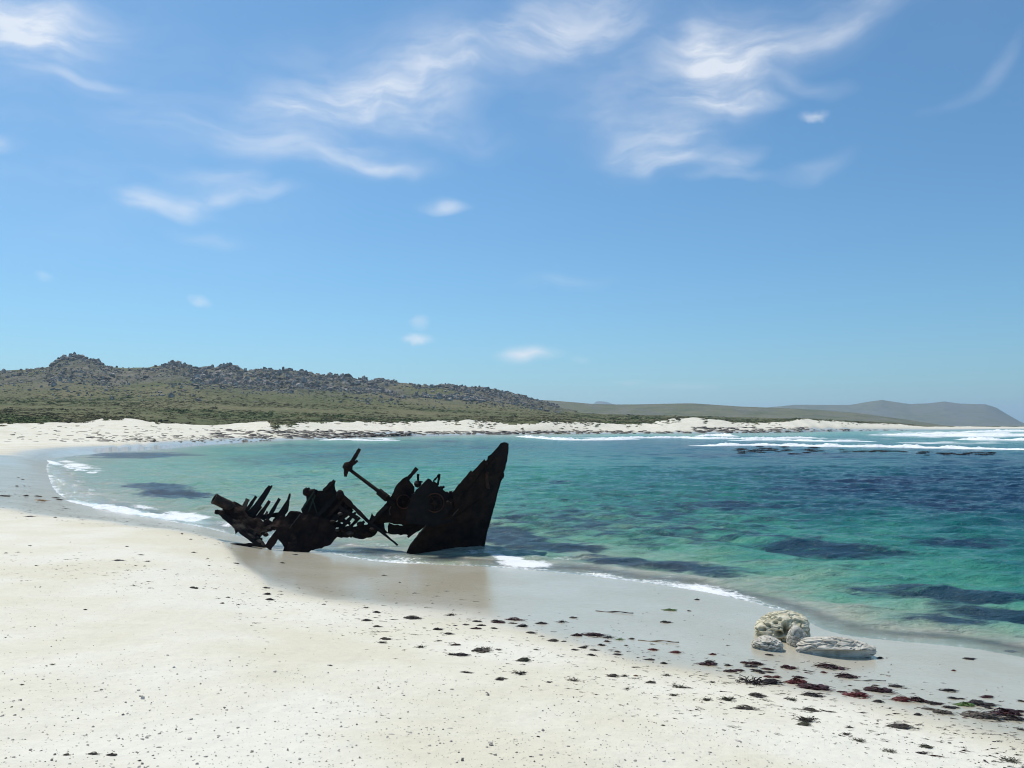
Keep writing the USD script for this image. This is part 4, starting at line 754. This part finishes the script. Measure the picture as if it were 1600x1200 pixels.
for k, (a, b, w) in enumerate([((1080, 830), (1240, 870), 7), ((1190, 690), (1360, 800), 6), ((1120, 760), (1300, 850), 6), ((1250, 900), (1480, 905), 8)]): part(mid, mo, 'stringer', bar_mesh(*z1([a, b]), w, w, Ym + .7, Ym + .7, .07, 90 + k, wob=.25), rust_black)
part(mid, mo, 'lattice_plate', plate_mesh(rough_edge(z1([(1010, 795), (1100, 700), (1185, 610), (1250, 650), (1330, 730), (1300, 760), (1250, 800), (1200, 790), (1170, 830), (1120, 830)]), .9, 96), lambda x, y: Ym + .85, .03, 5, .05, 96), rust_black)
part(mid, mo, 'fallen_plate', plate_mesh(rough_edge(z1([(1160, 962), (1180, 900), (1260, 870), (1330, 880), (1400, 850), (1470, 860), (1540, 900), (1520, 950), (1486, 970), (1420, 985), (1360, 980), (1290, 965), (1220, 975)]), .9, 97), lambda x, y: Ym + .45, .05, 5, .10, 97), rust_black)
for k, (c, r) in enumerate([((1210, 760), 3.2), ((1140, 830), 3.4), ((1390, 850), 4.5), ((1300, 930), 4.5), ((1440, 940), 5.2), ((1240, 900), 4.2), ((1180, 905), 3.0), ((1340, 905), 4.0), ((1500, 900), 4.4)]): part(mid, mo, 'rust_lump', lump_mesh(z1([c])[0], r, Ym + .42, 100 + k, (1.3, 1.2, .8)), rust if k % 3 else worn_rim)

# left piece: the stern frames lying on the sand
Yl = at_z(408, 857, .05)[1]; lo_ = at_z(408, 857, .05)
left = thing('wreck_stern', lo_, label='black hull fragment with upright broken ribs and a pipe end on the sand', cat='shipwreck')
yl = lambda x, y: Yl + .35 + .45 * np.interp(y, [780, 858], [1.0, -.7])
LP = rough_edge(z1([(160, 700), (232, 660), (265, 650), (300, 668), (336, 690), (352, 722), (386, 782), (432, 802), (470, 792), (520, 832), (560, 802), (602, 832), (660, 800), (738, 742), (705, 800), (645, 895), (598, 905), (545, 925), (500, 960), (488, 985), (518, 1002), (545, 1062), (498, 1064), (420, 1002), (352, 962), (300, 912), (276, 936), (268, 892), (200, 832), (132, 768), (88, 746), (112, 722), (160, 742)]), .6, 111)
for i, (a, b) in enumerate([(-60, -6), (-6, 24), (24, 80)]):
    # lengthwise planking, split across the slope of the hull
    d = Polygon([(320, 790 + a), (470, 880 + a), (470, 880 + b), (320, 790 + b)]); piece = LP.intersection(d)
    for gp in (piece.geoms if hasattr(piece, 'geoms') else [piece]):
        if gp.area > 15: part(left, lo_, 'hull_plate', plate_mesh(gp.buffer(.5), lambda x, y, i=i: yl(x, y) - .02 * (i % 2), .04, 5, .06, 111 + i), rust_black if i == 1 else rust)
part(left, lo_, 'pipe', pipe_mesh(z1([(82, 622)])[0], z1([(250, 705)])[0], 8.0, 8.4, Yl + .55, Yl + .8, hollow=.7, seed=8, flare=.12), noisy('grey_rust', (.014, .011, .009), (.05, .036, .028), scale=6, rough=.85, spec=.15, bump=.7, bscale=20, bdist=.02), 40, label='grey-brown pipe end')
part(left, lo_, 'lower_lip', bar_mesh(*z1([(88, 742), (180, 752)]), 6.0, 7.0, Yl + .6, Yl + .7, .10, 112), rust)
for k, (a, b, wa, wb, bend) in enumerate([((338, 725), (385, 626), 6.0, 5.0, 0), ((352, 752), (460, 602), 5.0, 4.2, .5), ((392, 790), (586, 512), 9.0, 6.5, .6), ((470, 800), (578, 642), 6.5, 4.4, .5), ((556, 812), (668, 622), 5.2, 4.0, .4), ((420, 800), (505, 690), 5.0, 3.6, .4), ((515, 815), (560, 738), 5.0, 3.4, .3), ((372, 770), (440, 690), 4.6, 3.4, .3)]):
    part(left, lo_, 'rib', bar_mesh(*z1([a, b]), wa * 1.25, wb * 1.15, Yl + .75, Yl + 1.05, .08, 120 + k, bend=bend), rust if k % 2 else rust_black)
part(left, lo_, 'rib', plate_mesh(rough_edge(z1([(600, 835), (640, 770), (690, 700), (735, 632), (752, 580), (764, 574), (768, 590), (756, 660), (740, 742), (700, 790), (650, 830)]), .4, 127), lambda x, y: Yl + .9, .06, 5, .03, 127), rust_black)
part(left, lo_, 'rib_tip', bar_mesh(*z1([(574, 520), (566, 506)]), 3, 1.5, Yl + 1.05, Yl + 1.05, .05, 128), rust); part(left, lo_, 'rib_tip', bar_mesh(*z1([(588, 530), (600, 504)]), 3.4, 1.8, Yl + 1.05, Yl + 1.05, .05, 129), rust)
part(left, lo_, 'keel', bar_mesh(*z1([(255, 868), (520, 1070)]), 4.0, 8.0, Yl + .45, Yl + .0, .10, 130), rust_black)
part(left, lo_, 'spike', bar_mesh(*z1([(276, 890), (278, 938)]), 4.0, 1.6, Yl + .5, Yl + .5, .05, 131), rust_black)
for k, (c, r) in enumerate([((545, 945), 3.6), ((520, 930), 3.0), ((580, 900), 3.4), ((500, 985), 2.4), ((610, 880), 3.0), ((150, 745), 3.6)]): part(left, lo_, 'rust_lump', lump_mesh(z1([c])[0], r, Yl + .25, 140 + k, (1.2, 1, .9)), rust)
part(left, lo_, 'far_frame', bar_mesh(*z1([(430, 800), (700, 760)]), 7, 7, Yl + 1.1, Yl + 1.1, .08, 150), rust_black)
part(left, lo_, 'fallen_beam', bar_mesh((357, 852), (408, 851), 5.0, 6.0, at_z(360, 856, .1)[1], at_z(408, 856, .1)[1], .16, 151), rust_black)  # dark bar standing in for the shadow beneath the overhanging hull

# ------------------------------------------------------------------ pale rocks at the water's edge
def pale(px, py, w, h, deep, seed, sq, m, holes=(), lobes=(), lift=.30, **t):
    p = at_ground(px, py); k = p[1] / F; R_ = trimesh.creation.icosphere(6, 1.0); u = R_.vertices.copy(); r = np.ones(len(u))
    to = -p[:2] / np.linalg.norm(p[:2]); rt = np.array([-to[1], to[0]])     # towards the sea walker, and sideways
    fr = lambda a, b: (lambda q: np.array([rt[0] * a + to[0] * q, rt[1] * a + to[1] * q, b]))(math.sqrt(max(0, 1 - a * a - b * b)))
    for a, b, back, amp, kk in lobes:
        d = fr(a, b); d = d * [1, 1, 1] if not back else np.array([rt[0] * a - to[0] * math.sqrt(max(0, 1 - a * a - b * b)), rt[1] * a - to[1] * math.sqrt(max(0, 1 - a * a - b * b)), b]); r += amp * np.exp(kk * (u @ d - 1))
    n = meshkit.fbm(u * 1.5 + seed, 3, seed) - .5; r *= 1 + .42 * n
    n1 = 1 - 2 * np.abs(meshkit.fbm(u * 3.2 + 2 * n[:, None] + seed, 4, seed + 1) - .5); r *= 1 - .15 * np.clip((n1 - .86) * 7, 0, 1) + .05 * (n1 - .7)
    r *= 1 + .035 * (meshkit.fbm(u * 12 + seed, 3, seed + 2) - .5)
    for (hx, hz, hr, hd) in holes:                          # sockets and cracks worn into the face towards the beach
        d = np.linalg.norm(u - fr(hx, hz), axis=1); r *= 1 - hd * np.clip(1.7 - d / hr * 1.3, 0, 1)
    v = u * r[:, None]; v = sq(v) if callable(sq) else v
    v *= np.array([w / 2 * k, deep, h * k * .74]); v[:, 2] += h * k * lift
    x = thing('pale_rock', p, **t); obj('stone', trimesh.Trimesh(v, R_.faces, process=False), m, x, True); return x
pale(1222, 997, 82, 35, .34, 3, None, pale_rock, [(-.10, .16, .15, .55), (.16, .62, .12, .35), (.17, .48, .12, .45), (.18, .34, .12, .5), (.20, .20, .11, .45), (.36, .40, .09, .4), (.37, .28, .10, .45), (.38, .14, .08, .3), (-.45, .50, .09, .2), (-.2, .66, .08, .25), (-.05, .80, .08, .2), (-.62, .25, .10, .3)],
     [(-.75, .25, 0, .16, 14), (.3, .8, 1, .14, 6), (.75, -.1, 0, .10, 5), (-.2, .75, 0, .10, 9)], label='big pale yellowish rock with round holes at the water edge', cat='rock')
pale(1246, 1009, 32, 24, .15, 8, None, grey_pale_rock, (), [(-.1, .95, 0, .5, 9)], label='small pointed pale rock leaning against the big holed rock', cat='rock')
pale(1199, 1014, 46, 17, .20, 14, None, grey_pale_rock, [(.1, .5, .12, .25), (.35, .45, .1, .2)], [(-.8, .3, 0, .2, 8)], label='low pale rock at the left foot of the big holed rock', cat='rock')
def slab(v):                                                # an overhanging lip above a smooth hollowed flank
    v = v.copy(); f = np.clip(-v[:, 1], 0, 1) * np.clip((.45 - v[:, 2]) * 3, 0, 1); v[:, 1] *= 1 - .55 * f; v[:, 2] = np.where(v[:, 2] > 0, v[:, 2] * .8 * (1 - .28 * np.clip(v[:, 0], -.2, 1)), v[:, 2]); return v
pale(1308, 1025, 116, 29, .26, 27, slab, grey_pale_rock, (), [(-.9, -.1, 0, .15, 10), (.2, .6, 0, .12, 4)], label='long low grey-white slab of rock at the right of the big holed rock', cat='rock')

# ------------------------------------------------------------------ seaweed on the sand
def ribbon(c, w, up, th=.006):
    t = np.gradient(c, axis=0); s = np.cross(t, up); s /= np.linalg.norm(s, axis=1, keepdims=True) + 1e-9; n = np.cross(s, t); n /= np.linalg.norm(n, axis=1, keepdims=True) + 1e-9; w = np.broadcast_to(w, (len(c),))[:, None]
    v = np.concatenate([c + s * w, c + n * th, c - s * w, c - n * th]); k = len(c); f = []
    for i in range(k - 1):
        for a in range(4):
            p, q = a * k + i, ((a + 1) % 4) * k + i; f += [[p, q, q + 1], [p, q + 1, p + 1]]
    return trimesh.Trimesh(v, f, process=False)
def weed_pile(seed, n=22, cores=4):
    r = np.random.default_rng(seed); ms = []
    hump = r.uniform(-.25, .2)
    for k in range(cores):                                  # matted lumps of fronds
        c = trimesh.creation.icosphere(2, 1.0); u = c.vertices.copy(); f = meshkit.fbm(u * 2.6 + seed + 3 * k, 3, seed + k) - .5
        c.vertices = u * (1 + 1.3 * f)[:, None] * np.array([r.uniform(.10, .22), r.uniform(.07, .16), r.uniform(.03, .085)]); c.apply_translation((np.clip(hump + r.normal(0, .17), -.34, .34), r.normal(0, .09), .012)); ms.append(c)
    for k in range(n):
        L = r.uniform(.2, .55) if k > 4 else r.uniform(.55, .95); m_ = 9; t = np.linspace(-.5, .5, m_); a = r.normal(0, .4); c0 = r.normal(hump * (k > 4), .15 if k > 4 else .05)
        x = c0 + L * t * math.cos(a); y = r.normal(0, .10) + L * t * math.sin(a) * .6 + .05 * np.sin(t * r.uniform(6, 16) + r.uniform(0, 6)); bulk = np.exp(-((x - hump) / .25) ** 2)
        z = .010 + bulk * r.uniform(0, .10) + .012 * np.abs(np.sin(t * r.uniform(8, 20) + r.uniform(0, 6))); w = r.uniform(.010, .036) * np.sin(np.clip((t + .5) * math.pi, .25, 2.9)) * r.uniform(.6, 1.2, m_)
        ms.append(ribbon(np.stack([np.clip(x, -.52, .52), y, z], 1), w, r.normal(0, .6, 3) + [0, 0, 1]))
    return trimesh.util.concatenate(ms)
def weed_tuft(seed, n=70):
    r = np.random.default_rng(seed); ms = []
    for k in range(n):
        L = r.uniform(.15, .5); a = r.uniform(0, 6.28); t = np.linspace(0, 1, 5); b = r.normal(0, .14, 2); el = r.uniform(.05, .9)
        c = np.stack([b[0] + L * t * math.cos(a) * math.cos(el), b[1] + L * t * math.sin(a) * math.cos(el), .01 + L * .8 * t * math.sin(el) * (1 - .45 * t)], 1) + r.normal(0, .012, (5, 3)); ms.append(ribbon(c, r.uniform(.006, .018), r.normal(0, 1, 3), .004))
    return trimesh.util.concatenate(ms)
def weed_strand(seed):
    r = np.random.default_rng(seed); t = np.linspace(-.5, .5, 22); ms = []
    for k in range(2): ms.append(ribbon(np.stack([t, .05 * np.sin(t * 7 + k) + .04 * k, .015 + .012 * np.sin(t * 11 + k)], 1), .022 * (1.15 - np.abs(t)) * (1 - .5 * k), [0, 0, 1], .012))
    return trimesh.util.concatenate(ms)
SHAPES = {'pile': [weed_pile(400 + k, 18 + 2 * k, 2 + k % 4) for k in range(8)], 'tuft': [weed_tuft(420 + k) for k in range(3)], 'strand': [weed_strand(440)]}
WN = dict(m='maroon', d='dark', r='red', g='grey', o='olive', e='green', t='tan')
weed_src = {}; wr2 = np.random.default_rng(41)
def put_weed(px, py, w, h, col, label=None):
    p = at_ground(px, py + h * .35); k = p[1] / F; ang = (H - p[2]) / math.hypot(p[0], p[1]); shape = 'strand' if h < w * .11 and w > 30 else 'tuft' if h > w * .36 and col in 'gode' and w > 9 else 'pile'
    i = int(wr2.integers(0, len(SHAPES[shape]))); key = (shape, i, col); s = w * k
    sy = min(max(h * k * .55 / ang / .42, .3 * s), .9 * s) if shape != 'strand' else s * .5; sz = max(h * k * .6 / .16, .12 * s) if shape == 'pile' else (max(h * k * .75 / .34, .3 * s) if shape == 'tuft' else s * .8)
    m4 = mat4((p[0], p[1], p[2] + .002), wr2.normal(-.08, .10), (s, sy, min(sz, 1.3 * s)))
    cname = {'m': 'maroon', 'd': 'dark brown', 'r': 'red', 'g': 'grey-brown', 'o': 'olive-grey', 'e': 'green', 't': 'tan'}[col]
    where = ('left flat by the bay', 'on the wet flat at the left end of the beach') if (px < 110 and py < 812) else ('left sand', 'on the dry sand in front of the wreck stern') if px < 480 else ('middle sand', 'on the sand below the wreck bow') if px < 780 else ('middle right', 'along the edge of the wet sand in the middle') if px < 1090 else ('right', 'along the tide line at the right')
    kind_ = {'pile': 'seaweed heap', 'tuft': 'seaweed tuft', 'strand': 'seaweed strand'}[shape]; size = 'large' if w >= 36 else 'middling' if w >= 18 else 'small'
    t = dict(label=label or f'{size} {cname} {kind_} {where[1]}', cat='seaweed', group=None if label else f'{size} {cname} {kind_}s {where[1]}')
    name = kind_.replace(' ', '_')
    if key in weed_src: return copy_of(weed_src[key], m4, name=name, **t)
    x = thing(name, **t); x.MakeMatrixXform().Set(m4); obj('fronds', SHAPES[shape][i], weed[WN[col]], x); weed_src[key] = x
WEED = [
 (1112,1023,14,4,'r'),(1109,1037,20,5,'r'),(1184,1036,32,8,'m'),(1205,1025,18,4,'d'),(1234,1041,28,12,'m','maroon seaweed clump with a tail straight below the big holed rock'),(1300,1041,66,12,'m','long dark maroon seaweed heap just below the grey-white rock slab'),(1288,1049,14,8,'r'),
 (1325,1056,50,12,'m'),(1359,1064,50,4,'d'),(1140,1040,16,5,'d'),(1166,1039,10,4,'d'),(1187,1048,26,7,'d'),(1140,1049,20,5,'d'),(1175,1060,55,22,'d','tall dark brown seaweed mound, highest of the tide line'),(1203,1065,50,12,'d'),(1239,1062,40,16,'r','bright red seaweed heap right of the tall brown mound'),
 (1284,1074,70,14,'m'),(1272,1085,45,10,'d'),(1344,1085,50,12,'r'),(1384,1078,60,12,'m'),(1408,1092,45,12,'r'),(1437,1090,40,18,'m'),(1372,1097,24,6,'d'),(1486,1079,36,6,'d','thin dark seaweed scrap alone on bare wet sand near the right edge'),(1491,1092,24,5,'d'),
 (1503,1099,34,9,'e','bright green seaweed clump in the tide line near the right edge'),(1537,1100,50,10,'d'),(1562,1111,60,14,'m'),(1547,1117,80,16,'g','widest grey-brown seaweed heap near the right edge'),(1578,1122,40,10,'d'),(1481,1113,40,10,'g'),(1434,1117,18,6,'d'),(1105,1089,18,20,'o'),(1137,1090,26,16,'o'),(1186,1085,30,10,'g'),(1237,1092,18,12,'o'),
 (1173,1107,50,10,'g'),(1269,1108,36,10,'g'),(1261,1121,36,20,'g','grey-brown seaweed clump standing up below the tide line at the right'),(1256,1131,30,8,'o'),(1327,1136,16,6,'d'),(1405,1134,60,10,'g'),(1323,1147,16,10,'g'),(1342,1156,24,10,'o'),(1448,1165,30,9,'o'),(1442,1177,22,4,'d'),(1390,1174,24,9,'o'),(1578,1186,34,14,'o'),(1595,1138,14,12,'d'),(1516,1029,24,4,'d'),(1583,1017,26,6,'d'),(1490,1046,10,10,'r'),(1375,1027,14,5,'d'),
 (810,967,38,8,'m'),(878,970,16,8,'d'),(897,966,14,4,'d'),(843,974,20,5,'d'),(816,977,24,7,'d'),(778,971,22,5,'d'),(832,989,20,5,'d'),(899,991,20,8,'m'),(931,991,50,8,'m','long maroon seaweed heap in the middle of the wet sand'),(951,994,22,8,'d'),(969,999,16,7,'e','pale green seaweed scrap at the end of the long maroon heap'),(864,1000,24,6,'g'),(1029,1003,62,5,'t','long tan seaweed strand lying alone on the wet sand'),(960,956,58,5,'d','thin dark seaweed strand close to the foam right of the wreck'),
 (1043,953,26,4,'e'),(1042,972,20,5,'d'),(1088,937,10,3,'d'),(1078,954,8,3,'d'),(1023,1015,20,5,'r'),(1055,1019,26,5,'r'),(1039,1037,14,5,'d'),(1101,1036,36,7,'m'),(941,1008,14,5,'d'),(915,1010,10,4,'d'),(931,1015,22,4,'d'),(925,1023,18,5,'d'),(967,1023,18,4,'d'),(1012,1031,20,3,'d'),(759,1012,22,8,'g'),(779,1015,12,5,'d'),(818,1030,30,10,'o'),(811,1051,26,10,'d'),(820,1050,8,7,'d'),(957,1056,28,7,'g'),(976,1056,14,8,'d'),
 (995,1054,10,8,'t','small orange-brown seaweed knob below the long maroon heap'),(1042,1054,16,6,'g'),(896,1063,22,8,'g'),(858,1066,12,5,'g'),(1014,1066,20,5,'g'),(1061,1072,24,9,'o'),(1053,1086,18,7,'o'),(1113,1066,10,8,'g'),(980,1076,12,5,'g'),(779,1061,14,5,'d'),(1037,1133,8,5,'g'),(842,1151,7,4,'d'),
 (648,965,34,9,'g','brown seaweed heap at the foot of the bow reflection'),(705,960,18,8,'d'),(776,972,24,5,'m'),(572,950,10,4,'d'),(590,956,16,5,'d'),(575,970,20,5,'d'),(592,979,20,5,'g'),(604,999,20,6,'g'),(597,1003,16,6,'d'),(657,1009,18,9,'o'),(703,990,22,5,'d'),(687,984,20,6,'d'),(724,1022,30,8,'d'),(754,1015,34,12,'g'),(705,1022,14,10,'d'),(686,1001,10,4,'d'),(517,1039,8,6,'g'),
 (417,918,14,4,'d'),(417,928,18,5,'d'),(423,937,18,6,'d'),(505,945,7,4,'d'),(442,879,12,3,'d'),(461,867,14,2,'d'),(601,899,10,2,'d'),(625,910,6,2,'d'),(785,1060,24,5,'g'),(730,1050,30,4,'d'),(30,746,8,2,'d'),(36,749,8,2,'d'),(27,759,8,3,'d'),(39,759,6,2,'d'),(61,775,16,4,'d'),(65,781,30,5,'t'),(40,774,14,3,'d'),(85,777,14,3,'d'),(8,774,30,4,'d'),(94,780,14,4,'d'),
 (50,807,24,3,'d'),(87,808,8,3,'d'),(187,876,20,3,'d'),(231,877,10,4,'d'),(304,863,12,3,'d'),(325,872,6,3,'d'),(370,881,14,3,'d'),(221,867,14,2,'d'),(327,884,6,4,'d'),(212,884,5,4,'d'),(227,884,6,3,'d'),(299,843,8,3,'d'),(199,854,7,4,'d'),(46,853,6,3,'d'),(10,864,7,3,'d'),(57,884,6,3,'d'),(304,919,20,6,'g','dark seaweed lump alone on the dry sand below the wreck stern'),(134,953,8,4,'d'),(73,1039,6,6,'d'),(82,1039,10,4,'d'),(35,1071,7,5,'g'),(107,1180,16,5,'g'),(150,1179,24,6,'g'),(172,1179,18,6,'g'),(355,933,8,3,'d'),(347,942,10,3,'d'),(218,1188,8,3,'g')]
OWN = {1325: 'maroon seaweed heap right of the small red scrap below the grey-white slab', 1284: 'long maroon seaweed heap right of the bright red heap', 1384: 'maroon seaweed heap at the centre of the right-hand tide line', 1437: 'maroon seaweed clump at the upper edge of the right-hand tide line',
 1562: 'large maroon seaweed heap overlapping the widest grey-brown heap', 1101: 'flat maroon seaweed heap at the left start of the right-hand tide line', 810: 'maroon seaweed heap at the right edge of the bow reflection', 1203: 'dark brown seaweed trailing right from the tall brown mound', 1272: 'dark seaweed heap just under the long maroon heap of the tide line',
 1537: 'dark seaweed strip trailing right from the bright green clump', 1578: 'dark seaweed heap at the right end of the widest grey-brown heap', 1173: 'thin grey-brown seaweed patch on dry sand left of the standing clump', 1269: 'flat grey-brown seaweed patch just above the standing clump', 1405: 'long grey-brown seaweed patch alone on the dry sand at the lower right',
 1481: 'grey-brown seaweed patch left of the widest heap near the right edge', 1344: 'red seaweed heap right of the long maroon heap of the tide line', 1408: 'red seaweed heap joined to the maroon clump of the tide line'}
for wdef in WEED: put_weed(*wdef[:5], label=wdef[5] if len(wdef) > 5 else OWN.get(wdef[0]) if wdef[2] >= 36 else None)
for k in range(46):                                        # the smaller bits that fill the tide line at the right
    t_ = wr2.uniform(); w_ = wr2.uniform(9, 30); put_weed(1130 + 470 * t_, 1044 + 72 * t_ + wr2.normal(0, 9), w_, w_ * wr2.uniform(.14, .24), 'mdrmdg'[int(wr2.integers(0, 6))])
for k in range(24):
    t_ = wr2.uniform(); w_ = wr2.uniform(6, 20); put_weed(640 + 480 * t_, 968 + 62 * t_ + wr2.normal(0, 16), w_, w_ * wr2.uniform(.16, .28), 'dmdg'[int(wr2.integers(0, 4))])
# scraps too many to count, along the tide line and over the dry sand
scr = np.random.default_rng(43); pts, scl, wh = [], [], []
wl_x, wl_y = wet_px[:, 0], wet_px[:, 1]
def scatter_weed(n, x0, x1, dy0, dy1, s0, s1, row=None):
    for _ in range(n):
        x = scr.uniform(x0, x1); y = (np.interp(x, wl_x, wl_y) if row is None else row) + scr.triangular(dy0, (dy0 + dy1) / 2, dy1); y = min(y, 1230)
        p = at_ground(x, y)
        if signed(np.array([p[:2]]))[0] < .8: continue
        pts.append(p + [0, 0, .001]); s = scr.uniform(s0, s1) * (1 + (scr.uniform() < .1)); scl.append(np.array([s, s * scr.uniform(.4, .9), s * scr.uniform(.35, .8)])); wh.append(int(scr.integers(0, 5)))
scatter_weed(520, 1080, 1620, -75, 75, .02, .085); scatter_weed(420, 560, 1100, -60, 90, .02, .08); scatter_weed(210, 330, 620, -40, 60, .02, .08); scatter_weed(150, -20, 350, -22, 10, .03, .15); scatter_weed(260, -20, 420, 25, 110, .02, .08); scatter_weed(80, -20, 130, -50, 0, .05, .22); scatter_weed(160, 400, 1200, -50, 10, .012, .05); scatter_weed(200, -20, 900, 60, 280, .008, .03); scatter_weed(240, 120, 330, 5, 16, .03, .10, 800)
instancer('seaweed_scraps', [('scrap', trimesh.util.concatenate([weed_pile(450 + k, 4, 1)]), weed[c]) for k, c in enumerate(('dark', 'maroon', 'grey', 'dark', 'olive'))], pts, scl, scr.normal(-.1, .5, len(pts)), wh, label='small dark scraps of seaweed scattered over the wet and dry sand', cat='seaweed')
pts, scl, wh = [], [], []
while len(pts) < 14000:
    r = math.exp(scr.uniform(math.log(2.9), math.log(15))); x = scr.uniform(-.85, .85) * r; p = np.array([x, r, 0]); nz = field_c(x, r)
    if scr.uniform() > np.clip((nz - .36) * 3.2 + .5 * (x / r < -.1) * (r < 6.5), .04, 1): continue
    p[2] = ground(x, r) if r > 2.6 else 1.25
    pts.append(p); s = .0016 + scr.exponential(.0019) + (.004 if scr.uniform() < .012 else 0); scl.append(np.array([s * 1.5, s * 1.2, s * .8]) * scr.uniform(.7, 1.3, 3)); wh.append(int(scr.integers(0, 5)) + 5 * (scr.uniform() < .30))
instancer('shell_fragments', [('shell', m, shell_mat) for m in rocks] + [('grit', m, grit_dark) for m in rocks], pts, scl, scr.uniform(0, 6.28, len(pts)), wh, label='tiny shell fragments and grit on the dry sand', cat='shells')

# ------------------------------------------------------------------ the air
if HAZE:
    hb = trimesh.creation.box(extents=(32000, 32000, 352)); hb.apply_translation((0, 0, 176 - 6))
    g = usdkit.mesh(stage, '/World/haze', hb, usdkit.material(stage, '/World/Looks/haze', {'v': ('principled_volume', dict(color=(.72, .86, 1.0), density=HAZE, anisotropy=.35))}, [], volume='v.volume'))
    tag(g, kind='stuff')
